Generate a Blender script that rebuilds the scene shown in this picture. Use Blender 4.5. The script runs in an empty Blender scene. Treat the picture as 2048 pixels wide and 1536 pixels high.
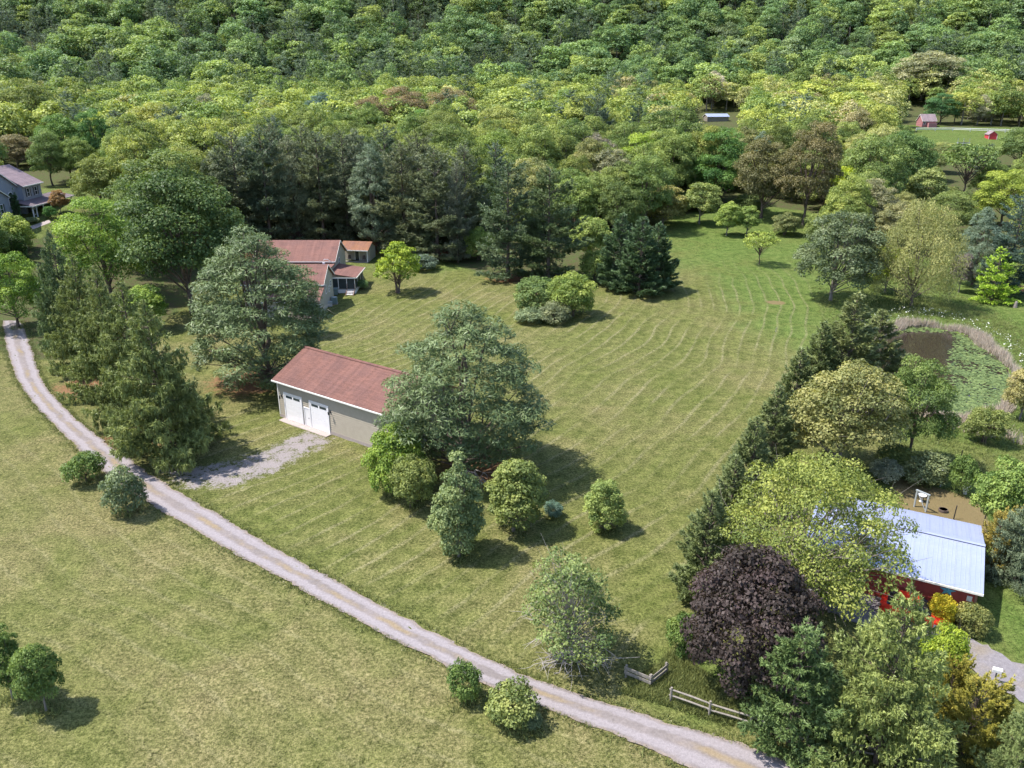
import bpy, math, random
import numpy as np
from mathutils import Vector, Matrix

sc = bpy.context.scene
R_ = math.radians
# ------------------------------------------------------------------ camera
CAM_H, PITCH, FPX = 34.0, R_(20.5), 1558.0            # metres, down-tilt, focal length on a 2048 px wide frame
cam = bpy.data.cameras.new('camera'); cam_o = bpy.data.objects.new('camera', cam)
sc.collection.objects.link(cam_o); sc.camera = cam_o
cam.sensor_width = 36.0; cam.lens = 36.0 * FPX / 2048.0
cam.clip_start = 0.5; cam.clip_end = 3000.0
cam_o.location = (0, 0, CAM_H); cam_o.rotation_euler = (math.pi / 2 - PITCH, 0, 0)
# ------------------------------------------------------------------ sky, sun, exposure
SUN_EL, SUN_DIR = R_(60), (-0.998, 0.05)
world = bpy.data.worlds.new('World'); sc.world = world; world.use_nodes = True
wn = world.node_tree; wn.nodes.clear()
sky = wn.nodes.new('ShaderNodeTexSky'); sky.sky_type = 'NISHITA'; sky.sun_disc = False
sky.sun_elevation = SUN_EL; sky.sun_rotation = math.atan2(SUN_DIR[0], SUN_DIR[1])
sky.air_density = 1.0; sky.dust_density = 1.0; sky.ozone_density = 1.0
bg = wn.nodes.new('ShaderNodeBackground'); bg.inputs[1].default_value = 0.15
wo = wn.nodes.new('ShaderNodeOutputWorld')
wn.links.new(sky.outputs[0], bg.inputs[0]); wn.links.new(bg.outputs[0], wo.inputs[0])
sun = bpy.data.lights.new('sun', 'SUN'); sun.energy = 4.2; sun.angle = R_(0.53); sun.color = (1.0, 0.95, 0.87)
sun_o = bpy.data.objects.new('sun', sun); sc.collection.objects.link(sun_o)
_d = Vector((-SUN_DIR[0] * math.cos(SUN_EL), -SUN_DIR[1] * math.cos(SUN_EL), -math.sin(SUN_EL)))
sun_o.rotation_euler = _d.to_track_quat('-Z', 'Y').to_euler(); sun_o.location = (-60, 20, 120)
sc.view_settings.view_transform = 'Standard'; sc.view_settings.look = 'None'
sc.view_settings.gamma = 1.0; sc.view_settings.exposure = 1.08; sc.view_settings.use_curve_mapping = False
sc.render.engine = 'CYCLES'
cy = sc.cycles
cy.max_bounces = 6; cy.diffuse_bounces = 3; cy.glossy_bounces = 2; cy.transmission_bounces = 3
cy.transparent_max_bounces = 4; cy.volume_bounces = 0; cy.caustics_reflective = False; cy.caustics_refractive = False
cy.use_denoising = True; cy.denoiser = 'OPENIMAGEDENOISE'; cy.denoising_input_passes = 'RGB_ALBEDO_NORMAL'; cy.denoising_prefilter = 'ACCURATE'
try: cy.use_adaptive_sampling = True; cy.adaptive_threshold = 0.02
except Exception: pass

# ------------------------------------------------------------------ the lie of the land
POND_C, POND_AX, POND_A, POND_B = (57.6, 99.5), (0.42, 0.907), 20.8, 8.6
def pond_d(x, y):
    ax, ay = x - POND_C[0], y - POND_C[1]
    return np.hypot((ax * POND_AX[0] + ay * POND_AX[1]) / POND_A, (ax * POND_AX[1] - ay * POND_AX[0]) / POND_B)
def _sp(x, k): return k * np.logaddexp(0, x / k)
def ground(x, y):
    x = np.asarray(x, float); y = np.asarray(y, float)
    z = 0.075 * _sp(y - 150, 18)
    z = z + 0.52 * _sp(y - 500 - 25 * np.sin(x / 160.0 + .6), 22) * (1 + .10 * np.sin(x / 90.0 + 1) + .06 * np.sin(x / 37.0))
    z = z + 9.5 * np.exp(-(((x + 117) / 42) ** 2 + ((y - 178) / 38) ** 2))
    z = z + 0.25 * np.sin(x / 17.0 + .4) * np.sin(y / 21.0 + 1.1) * np.clip((y - 85) / 30, 0, 1)
    z = z - 1.5 * np.exp(-.9 * np.minimum(pond_d(x, y), 3) ** 6)
    return z
def gz(x, y): return float(ground(x, y))
CP, SP = math.cos(PITCH), math.sin(PITCH)
def sight(u, v):
    a = (u - 1024) / FPX; b = (768 - v) / FPX
    return (a, CP + b * SP, -SP + b * CP)
def spot(u, v):
    """where the line of sight through a point of the photograph meets the land"""
    d = sight(u, v); t0 = 20.0; t = t0
    while t < 1500:
        if CAM_H + d[2] * t <= gz(d[0] * t, d[1] * t): break
        t0 = t; t += 1.0 + t * 0.01
    for _ in range(24):
        m = (t0 + t) / 2
        if CAM_H + d[2] * m <= gz(d[0] * m, d[1] * m): t = m
        else: t0 = m
    return (d[0] * t, d[1] * t, CAM_H + d[2] * t)
def view(x, y, z):
    z = z - CAM_H; dep = y * CP - z * SP; up = y * SP + z * CP
    return 1024 + FPX * x / dep, 768 - FPX * up / dep, dep
def size_at(p, vtop, w):
    """height and width in metres of something standing at p whose top is seen at row vtop"""
    dep = view(*p)[2]; k = (768 - vtop) / FPX
    z = CAM_H + p[1] * (k * CP - SP) / (CP + k * SP)
    return max(0.3, z - p[2]), w / FPX * dep

# ------------------------------------------------------------------ helpers
col = sc.collection
def tag(o, label=None, cat=None, group=None, kind=None):
    if label: o['label'] = label
    if cat: o['category'] = cat
    if group: o['group'] = group
    if kind: o['kind'] = kind
    return o
def empty(name, loc, rz=0.0, scale=None):
    o = bpy.data.objects.new(name, None); col.objects.link(o)
    o.location = loc; o.rotation_euler = (0, 0, rz); o.empty_display_size = 0.3
    if scale: o.scale = scale
    return o
def link(name, me, parent=None):
    o = bpy.data.objects.new(name, me); col.objects.link(o)
    if parent is not None: o.parent = parent
    return o
def mesh_np(name, verts, tris=None, quads=None, mat=None, attrs=None, smooth=False):
    me = bpy.data.meshes.new(name)
    verts = np.asarray(verts, np.float32).reshape(-1, 3)
    nt = 0 if tris is None else len(tris); nq = 0 if quads is None else len(quads)
    loops = []
    if nt: loops.append(np.asarray(tris, np.int32).ravel())
    if nq: loops.append(np.asarray(quads, np.int32).ravel())
    loops = np.concatenate(loops)
    me.vertices.add(len(verts)); me.vertices.foreach_set('co', verts.ravel())
    me.loops.add(len(loops)); me.loops.foreach_set('vertex_index', loops)
    me.polygons.add(nt + nq)
    st = np.concatenate([np.arange(nt) * 3, nt * 3 + np.arange(nq) * 4]).astype(np.int32)
    me.polygons.foreach_set('loop_start', st)
    me.update(calc_edges=True)
    if attrs:
        for k, (dom, arr) in attrs.items():
            a = me.attributes.new(k, 'FLOAT', dom); a.data.foreach_set('value', np.asarray(arr, np.float32))
    if mat:
        for m in (mat if isinstance(mat, (list, tuple)) else [mat]): me.materials.append(m)
    if smooth: me.polygons.foreach_set('use_smooth', np.ones(nt + nq, bool))
    return me
class MB:
    def __init__(s): s.v = []; s.f = []
    def poly(s, vs, fs):
        b = len(s.v); s.v += [tuple(v) for v in vs]; s.f += [tuple(i + b for i in f) for f in fs]; return s
    def box(s, x0, x1, y0, y1, z0, z1):
        v = [(x0, y0, z0), (x1, y0, z0), (x1, y1, z0), (x0, y1, z0), (x0, y0, z1), (x1, y0, z1), (x1, y1, z1), (x0, y1, z1)]
        return s.poly(v, [(0, 3, 2, 1), (4, 5, 6, 7), (0, 1, 5, 4), (1, 2, 6, 5), (2, 3, 7, 6), (3, 0, 4, 7)])
    def slab(s, quad, t):
        """four corners in order, thickened downwards"""
        q = [Vector(p) for p in quad]; n = (q[1] - q[0]).cross(q[3] - q[0]).normalized()
        if n.z < 0: n = -n
        lo = [p - n * t for p in q]
        return s.poly(q + lo, [(0, 1, 2, 3), (7, 6, 5, 4), (0, 4, 5, 1), (1, 5, 6, 2), (2, 6, 7, 3), (3, 7, 4, 0)])
    def tube(s, pts, rad, n=8, cap=True):
        pts = [Vector(p) for p in pts]; rad = rad if isinstance(rad, (list, tuple)) else [rad] * len(pts)
        b = len(s.v)
        for i, p in enumerate(pts):
            d = (pts[min(i + 1, len(pts) - 1)] - pts[max(i - 1, 0)]).normalized()
            a = d.orthogonal().normalized(); c = d.cross(a)
            for k in range(n):
                t = 2 * math.pi * k / n
                s.v.append(tuple(p + (a * math.cos(t) + c * math.sin(t)) * rad[i]))
        for i in range(len(pts) - 1):
            for k in range(n):
                k2 = (k + 1) % n
                s.f.append((b + i * n + k, b + i * n + k2, b + (i + 1) * n + k2, b + (i + 1) * n + k))
        if cap:
            s.f.append(tuple(b + k for k in range(n))[::-1]); e = b + (len(pts) - 1) * n
            s.f.append(tuple(e + k for k in range(n)))
        return s
    def prism(s, outline, y0, y1):
        """an outline in x,z pushed along y"""
        n = len(outline); v = [(x, y0, z) for x, z in outline] + [(x, y1, z) for x, z in outline]
        f = [tuple(range(n)), tuple(range(2 * n - 1, n - 1, -1))]
        f += [(i, i + n, (i + 1) % n + n, (i + 1) % n) for i in range(n)]
        return s.poly(v, f)
    def prism_x(s, outline, x0, x1):
        """an outline in y,z pushed along x"""
        n = len(outline); v = [(x0, y, z) for y, z in outline] + [(x1, y, z) for y, z in outline]
        f = [tuple(range(n))[::-1], tuple(range(n, 2 * n))]
        f += [(i, (i + 1) % n, (i + 1) % n + n, i + n) for i in range(n)]
        return s.poly(v, f)
    def build(s, name, mat, parent=None, bevel=0, smooth=False):
        me = bpy.data.meshes.new(name); me.from_pydata(s.v, [], s.f); me.validate(); me.update()
        import bmesh
        bm = bmesh.new(); bm.from_mesh(me); bmesh.ops.recalc_face_normals(bm, faces=bm.faces)
        if bevel: bmesh.ops.bevel(bm, geom=list(bm.edges), offset=bevel, segments=1, affect='EDGES')
        bm.to_mesh(me); bm.free()
        if mat: me.materials.append(mat)
        if smooth: me.polygons.foreach_set('use_smooth', [True] * len(me.polygons))
        return link(name, me, parent)

# ------------------------------------------------------------------ materials
class NT:
    def __init__(s, name):
        s.m = bpy.data.materials.new(name); s.m.use_nodes = True; s.t = s.m.node_tree
        s.t.nodes.clear(); s.out = s.n('ShaderNodeOutputMaterial')
    def n(s, t, **k):
        o = s.t.nodes.new(t)
        for a, b in k.items(): setattr(o, a, b)
        return o
    def l(s, a, b): s.t.links.new(a, b)
    def set(s, sock, v):
        if hasattr(v, 'is_output') or isinstance(v, bpy.types.NodeSocket): s.l(v, sock)
        else: sock.default_value = v
    def pos(s): return s.n('ShaderNodeNewGeometry').outputs['Position']
    def obj(s): return s.n('ShaderNodeTexCoord').outputs['Object']
    def attr(s, name, typ='GEOMETRY'):
        a = s.n('ShaderNodeAttribute'); a.attribute_type = typ; a.attribute_name = name; return a
    def noise(s, vec, scale, detail=4, rough=.6, dist=0.0):
        a = s.n('ShaderNodeTexNoise'); s.l(vec, a.inputs['Vector'])
        a.inputs['Scale'].default_value = scale; a.inputs['Detail'].default_value = detail
        a.inputs['Roughness'].default_value = rough; a.inputs['Distortion'].default_value = dist
        return a.outputs['Fac']
    def ramp(s, fac, lo, hi, a=0.0, b=1.0):
        m = s.n('ShaderNodeMapRange'); m.interpolation_type = 'SMOOTHSTEP'
        s.set(m.inputs[0], fac); m.inputs[1].default_value = lo; m.inputs[2].default_value = hi
        m.inputs[3].default_value = a; m.inputs[4].default_value = b
        return m.outputs[0]
    def math(s, op, a, b=0.0):
        m = s.n('ShaderNodeMath', operation=op); s.set(m.inputs[0], a); s.set(m.inputs[1], b); return m.outputs[0]
    def mix(s, fac, a, b, mode='MIX'):
        m = s.n('ShaderNodeMix', data_type='RGBA', blend_type=mode)
        s.set(m.inputs[0], fac)
        for sock, v in ((m.inputs[6], a), (m.inputs[7], b)):
            if isinstance(v, (tuple, list)): sock.default_value = (*v[:3], 1)
            else: s.l(v, sock)
        return m.outputs[2]
    def hsv(s, c, h=.5, sat=1.0, v=1.0):
        m = s.n('ShaderNodeHueSaturation'); s.set(m.inputs[0], h); s.set(m.inputs[1], sat); s.set(m.inputs[2], v)
        s.l(c, m.inputs[4]); return m.outputs[0]
    def bump(s, h, strength=.5, dist=.05):
        b = s.n('ShaderNodeBump'); b.inputs['Strength'].default_value = strength; b.inputs['Distance'].default_value = dist
        s.l(h, b.inputs['Height']); return b.outputs[0]
    def principled(s, c, rough=.8, spec=.3, normal=None, metal=0.0):
        p = s.n('ShaderNodeBsdfPrincipled')
        if isinstance(c, (tuple, list)): p.inputs['Base Color'].default_value = (*c[:3], 1)
        else: s.l(c, p.inputs['Base Color'])
        s.set(p.inputs['Roughness'], rough); p.inputs['Specular IOR Level'].default_value = spec
        p.inputs['Metallic'].default_value = metal
        if normal is not None: s.l(normal, p.inputs['Normal'])
        return p.outputs[0]
    def done(s, sh): s.l(sh, s.out.inputs[0]); return s.m

def plain(name, c, rough=.7, spec=.3, var=.12, scale=3.0, bump=0.0, metal=0.0, sat=0.0):
    t = NT(name); p = t.obj()
    f = t.noise(p, scale, 5, .65); f2 = t.noise(p, scale * 7, 3, .6)
    v = t.math('ADD', t.ramp(f, .25, .75, 1 - var, 1 + var), t.ramp(f2, .3, .7, -var * .5, var * .5))
    cc = t.hsv(t.mix(0.0, c, c), .5, 1.0, v)
    nrm = t.bump(f2, .6, bump) if bump else None
    return t.done(t.principled(cc, rough, spec, nrm, metal))

def leaf_material(name, source='OBJECT', hue_var=.02, val_var=.35, transl=.34, spec=.25, rough=.55, gain=1.0):
    t = NT(name)
    if source == 'OBJECT': base = t.n('ShaderNodeObjectInfo').outputs['Color']
    else: base = t.attr('tree_colour', 'INSTANCER').outputs['Color']
    tint = t.attr('tint').outputs['Fac']
    v = t.ramp(tint, -1, 1, (1 - val_var) * gain, (1 + val_var) * gain)
    v = t.math('MAXIMUM', v, .2)
    h = t.math('ADD', t.math('MULTIPLY', tint, -hue_var), .5)
    c = t.hsv(base, h, 1.0, v)
    p = t.principled(c, rough, spec)
    tr = t.n('ShaderNodeBsdfTranslucent')
    c2 = t.mix(1.0, c, (1.0, 1.0, .55), 'MULTIPLY'); t.l(c2, tr.inputs[0])
    mx = t.n('ShaderNodeMixShader'); mx.inputs[0].default_value = transl
    t.l(p, mx.inputs[1]); t.l(tr.outputs[0], mx.inputs[2])
    return t.done(mx.outputs[0])

M = {}
M['leaf'] = leaf_material('leaves', gain=1.5)
M['needle'] = leaf_material('needles', hue_var=.012, val_var=.32, transl=.2, spec=.3, rough=.5, gain=1.6)
M['leaf_far'] = leaf_material('leaves_of_the_wood', 'INSTANCER', gain=1.8)
M['bark'] = plain('bark', (.13, .10, .085), .9, .1, .3, 4)
M['bark_grey'] = plain('grey_bark', (.20, .175, .16), .9, .1, .25, 4)
M['dead'] = plain('dead_wood', (.33, .30, .285), .9, .1, .2, 4)
M['white'] = plain('white_paint', (.72, .70, .72), .5, .4, .03)
M['fascia'] = plain('white_trim', (.72, .70, .66), .5, .3, .04)
M['weathered'] = plain('weathered_wood', (.23, .205, .18), .85, .15, .25, 5, .01)
M['concrete'] = plain('concrete', (.33, .28, .265), .85, .2, .10, 2)
M['dark'] = plain('dark_metal', (.03, .03, .035), .45, .4, .1)
M['steel'] = plain('galvanised_steel', (.42, .45, .48), .45, .5, .1, metal=.4)
M['blue'] = plain('blue_paint', (.10, .36, .52), .5, .4, .1)
M['red'] = plain('red_lacquer', (.75, .035, .015), .35, .5, .04)
M['black'] = plain('black_rubber', (.02, .02, .02), .8, .2, .1)
M['utility'] = plain('grey_green_sheet_metal', (.17, .22, .22), .5, .4, .08)
M['screen'] = plain('dark_insect_screen', (.035, .045, .05), .6, .3, .1)
M['brick'] = plain('painted_trim_brown', (.25, .14, .10), .8, .2, .15)
M['stone'] = plain('field_stone', (.42, .38, .36), .9, .2, .25, 3, .02)
def glass_dark():
    t = NT('window_glass'); return t.done(t.principled((.025, .035, .045), .06, .6))
M['glass'] = glass_dark()
def shingles(name, c, c2, streak=(0, 1)):
    t = NT(name); p = t.obj()
    mp = t.n('ShaderNodeMapping'); mp.inputs['Scale'].default_value = (.35, 3.0, 3.0); t.l(p, mp.inputs[0])
    a = t.noise(p, .55, 5, .6); b = t.noise(p, 9, 3, .7); d = t.noise(mp.outputs[0], 2.0, 4, .7)
    mp2 = t.n('ShaderNodeMapping'); mp2.inputs['Scale'].default_value = (2.2, .12, .12); t.l(p, mp2.inputs[0])
    e = t.noise(mp2.outputs[0], 1.0, 4, .6)
    cc = t.mix(t.ramp(a, .3, .7), c, c2)
    v = t.math('ADD', t.math('ADD', t.ramp(b, .25, .75, .82, 1.18), t.ramp(d, .3, .7, -.12, .12)), t.ramp(e, .3, .7, -.12, .10))
    cc = t.hsv(cc, .5, 1.0, v)
    w = t.n('ShaderNodeTexWave'); w.bands_direction = 'Y'; w.inputs['Scale'].default_value = 1.1
    w.inputs['Distortion'].default_value = .6; w.inputs['Detail'].default_value = 2; t.l(p, w.inputs[0])
    nr = t.bump(t.math('ADD', w.outputs['Fac'], t.math('MULTIPLY', b, .8)), .5, .03)
    return t.done(t.principled(cc, .9, .15, nr))
M['roof_maroon'] = shingles('maroon_shingles', (.165, .083, .068), (.13, .07, .062))
M['roof_house'] = shingles('brown_red_shingles', (.19, .098, .082), (.155, .085, .075))
M['roof_shed'] = shingles('needle_strewn_shingles', (.24, .12, .07), (.16, .085, .07))
M['roof_blue'] = shingles('mauve_shingles', (.25, .19, .205), (.20, .155, .175))
M['roof_porch'] = shingles('slate_shingles', (.13, .115, .13), (.17, .12, .13))
def siding(name, c, pitch=.13, var=.06):
    t = NT(name); p = t.obj()
    sx = t.n('ShaderNodeSeparateXYZ'); t.l(p, sx.inputs[0])
    saw = t.math('FRACT', t.math('DIVIDE', sx.outputs[2], pitch))
    a = t.noise(p, 1.3, 4, .6); b = t.noise(p, 12, 2, .5)
    v = t.math('ADD', t.ramp(a, .3, .7, 1 - var, 1 + var), t.ramp(b, .3, .7, -.02, .02))
    nr = t.bump(t.math('SUBTRACT', 1.0, saw), .7, pitch * .25)
    return t.done(t.principled(t.hsv(t.mix(0.0, c, c), .5, 1, v), .6, .3, nr))
M['siding_tan'] = siding('tan_siding', (.36, .315, .255))
M['tan_paint'] = plain('tan_paint', (.36, .315, .255), .6, .3, .06, 1.5)
M['siding_cream'] = siding('cream_siding', (.40, .365, .305))
M['siding_blue'] = siding('blue_grey_siding', (.27, .285, .34))
M['siding_red'] = siding('barn_red_boards', (.33, .055, .042), .18, .15)
M['siding_mauve'] = siding('dull_red_siding', (.33, .15, .16), .2)
def metal_roof():
    t = NT('pale_metal_roof'); p = t.obj()
    a = t.noise(p, .5, 3, .5); b = t.noise(p, 6, 4, .6)
    c = t.mix(t.ramp(a, .3, .7), (.29, .33, .49), (.33, .365, .50)); c = t.hsv(c, .5, 1.0, t.ramp(b, .2, .8, .95, 1.04))
    return t.done(t.principled(c, .42, .45, None, .25))
M['metal_roof'] = metal_roof()

# ------------------------------------------------------------------ ground sheet
def poly_xy(pts): return np.array([spot(u, v)[:2] for u, v in pts])
def poly_sd(px, py, P):
    """signed distance to a polygon, negative inside"""
    d = np.full(px.shape, 1e9); ins = np.zeros(px.shape, bool); n = len(P)
    for i in range(n):
        a = P[i]; b = P[(i + 1) % n]; ab = b - a
        t = np.clip(((px - a[0]) * ab[0] + (py - a[1]) * ab[1]) / (ab @ ab + 1e-9), 0, 1)
        d = np.minimum(d, np.hypot(px - a[0] - t * ab[0], py - a[1] - t * ab[1]))
        c = ((a[1] > py) != (b[1] > py)) & (px < (b[0] - a[0]) * (py - a[1]) / (b[1] - a[1] + 1e-12) + a[0])
        ins ^= c
    return np.where(ins, -d, d)
def soft(sd, w): return np.clip(.5 - sd / (2 * w), 0, 1)
def line_d(px, py, L):
    d = np.full(px.shape, 1e9)
    for a, b in zip(L[:-1], L[1:]):
        ab = b - a; t = np.clip(((px - a[0]) * ab[0] + (py - a[1]) * ab[1]) / (ab @ ab + 1e-9), 0, 1)
        d = np.minimum(d, np.hypot(px - a[0] - t * ab[0], py - a[1] - t * ab[1]))
    return d
ROAD_UP = [(40, 640), (52, 665), (64, 700), (72, 735), (96, 780), (128, 815), (172, 855), (232, 900), (296, 945), (372, 992), (450, 1038), (520, 1078), (600, 1124),
           (680, 1167), (750, 1203), (820, 1237), (890, 1275), (959, 1310), (1030, 1342), (1099, 1370), (1168, 1392), (1238, 1413), (1308, 1436), (1378, 1458), (1487, 1490), (1612, 1538), (1700, 1580)]
ROAD_LO = [(4, 640), (8, 668), (14, 700), (24, 735), (38, 765), (60, 797), (100, 842), (150, 893), (214, 948), (290, 1003), (375, 1053), (450, 1096), (530, 1140),
           (612, 1184), (690, 1227), (762, 1264), (830, 1300), (900, 1335), (970, 1370), (1042, 1398), (1112, 1424), (1180, 1449), (1250, 1477), (1318, 1508), (1395, 1545), (1490, 1592), (1560, 1640)]
road_up = poly_xy(ROAD_UP); road_lo = poly_xy(ROAD_LO); road_mid = (road_up + road_lo) / 2
DRIVE = poly_xy([(690, 880), (640, 858), (590, 858), (545, 885), (470, 915), (400, 925), (320, 920), (300, 945), (360, 985), (470, 980), (560, 950), (620, 915)])
LOT = poly_xy([(1600, 1185), (1700, 1150), (1800, 1180), (1870, 1232), (1925, 1268), (1990, 1300), (2070, 1345), (2120, 1400), (2060, 1412), (2000, 1378), (1950, 1345), (1905, 1320), (1850, 1290), (1760, 1260), (1680, 1240)])
BED = poly_xy([(1775, 950), (1830, 962), (1885, 978), (1930, 992), (1965, 1010), (1985, 1050), (1975, 1080), (1900, 1070), (1815, 1050), (1790, 1000)])
LAWN = poly_xy([(-80, 700), (-200, 1600), (1600, 1650), (1400, 1400), (1390, 1230), (1420, 1100), (1500, 930), (1590, 780), (1640, 650), (1610, 560), (1640, 470), (1600, 425), (1500, 415), (1340, 440), (1260, 560), (1180, 610), (1060, 600), (960, 560), (850, 520), (740, 500), (640, 640), (560, 800), (430, 830), (330, 930)])
FIELD = poly_xy([(1800, 252), (1960, 256), (2048, 262), (2048, 300), (1960, 305), (1900, 330), (1870, 330), (1830, 290)])
YARD = poly_xy([(70, 380), (200, 365), (250, 380), (200, 400), (110, 440), (60, 470), (40, 450)])
NEEDLE = [(spot(505, 762), 7.5), (spot(945, 940), 5.0), (spot(905, 505), 9), (spot(1020, 555), 6), (spot(720, 500), 7), (spot(640, 500), 9), (spot(280, 870), 6), (spot(180, 770), 6),
          (spot(560, 520), 12), (spot(2010, 575), 6), (spot(480, 510), 9)]

def axis(lo, mid0, mid1, hi, st, grow, mx):
    a = list(np.arange(mid0, mid1 + st * .5, st)); s = st
    while a[-1] < hi: s = min(s * grow, mx); a.append(a[-1] + s)
    b = [mid0]; s = st
    while b[-1] > lo: s = min(s * grow, mx); b.append(b[-1] - s)
    return np.array(b[1:][::-1] + a)
gx = axis(-900, -80, 82, 900, .5, 1.12, 14); gy = axis(-60, 26, 172, 960, .5, 1.12, 12)
GX, GY = np.meshgrid(gx, gy); px = GX.ravel(); py = GY.ravel()
rngg = np.random.default_rng(4)
pz = ground(px, py)
inn = (px > -82) & (px < 84) & (py > 24) & (py < 176)
pz = pz + np.where(inn, .05 * np.sin(px * 1.3 + np.sin(py * .9)) * np.sin(py * 1.1 + 1.7 * np.sin(px * .5)), 0)
d_road = line_d(px, py, road_mid)
pz = np.where(d_road < 6, pz - .05, pz)
nx, ny = len(gx), len(gy); idx = np.arange(nx * ny).reshape(ny, nx)
quads = np.stack([idx[:-1, :-1], idx[:-1, 1:], idx[1:, 1:], idx[1:, :-1]], -1).reshape(-1, 4)
sd_road = poly_sd(px, py, np.vstack([road_up, road_lo[::-1]]))
sd_lawn = poly_sd(px, py, LAWN)
a_forest = np.clip((np.minimum(np.minimum(sd_lawn, poly_sd(px, py, FIELD)), poly_sd(px, py, YARD)) - 1) / 4, 0, 1) * np.clip((py - 135 - .25 * np.maximum(px, 0)) / 12, 0, 1)
a_forest = np.maximum(a_forest, np.clip((sd_lawn - 1) / 5, 0, 1) * np.clip((-px - 52) / 6, 0, 1) * (py > 100))
a_forest = np.where((poly_sd(px, py, FIELD) < 2) | (poly_sd(px, py, YARD) < 2), 0, a_forest)
a_need = np.zeros_like(px)
for c, r in NEEDLE: a_need = np.maximum(a_need, np.clip(1.35 - np.hypot(px - c[0], py - c[1]) / r, 0, 1))
a_grav = np.maximum(.82 * soft(poly_sd(px, py, DRIVE), 1.8), .42 * np.clip(1.5 - sd_road / .8, 0, 1) * (sd_road > -1))
a_dirt = soft(poly_sd(px, py, BED), .5)
bp = spot(1551, 605); a_dirt = np.maximum(a_dirt, np.clip(1.5 - np.hypot((px - bp[0]) / 1.7, (py - bp[1]) / 1.5), 0, 1))
mp_ = spot(1475, 1396); a_dirt = np.maximum(a_dirt, np.clip(1.5 - np.hypot((px - mp_[0]) / .8, (py - mp_[1]) / .6), 0, 1))
dp = spot(600, 870)
a_dry = np.clip((sd_road > 0) * 1.0, 0, 1)
side = (px - np.interp(py, road_mid[::-1, 1], road_mid[::-1, 0]))          # which side of the lane
a_dry = np.where(side < 0, .64, .40)
a_lush = np.clip((px - 28) / 14, 0, 1) * np.clip((py - 70) / 40, 0, 1) * .85
a_lush = np.maximum(a_lush, np.clip((px - 27 - .0 * py) / 6, 0, 1) * np.clip((75 - py) / 10, 0, 1) * .8)
a_lush = np.maximum(a_lush, np.clip(2.6 - pond_d(px, py) * 1.3, 0, 1))
a_lush = np.maximum(a_lush, np.clip(1.3 - np.hypot(px - 11, py - 38.5) / 4.5, 0, 1))
a_lush = np.maximum(a_lush, np.clip((py - 138) / 20, 0, 1) * .7)
MOW_C = np.array((-46.0, 132.0))
yc = np.clip(py, 40, 150) - 60; tn = .8 - .0075 * yc; a_phase = np.where(side > 0, (px - (.8 * yc - .00375 * yc ** 2)) / np.sqrt(1 + tn ** 2), sd_road)
a_mown = soft(sd_lawn, 2.0) * np.clip(sd_road / 3, 0, 1) * np.where(side > 0, 1.0, .5) * np.clip((165 - py) / 30, 0, 1)
me = mesh_np('ground', np.stack([px, py, pz], -1), quads=quads, attrs={
    'forest': ('POINT', a_forest), 'needle': ('POINT', a_need), 'gravel': ('POINT', a_grav), 'dirt': ('POINT', a_dirt),
    'dry': ('POINT', a_dry), 'lush': ('POINT', a_lush), 'phase': ('POINT', a_phase), 'mown': ('POINT', a_mown)}, smooth=True)
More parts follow.
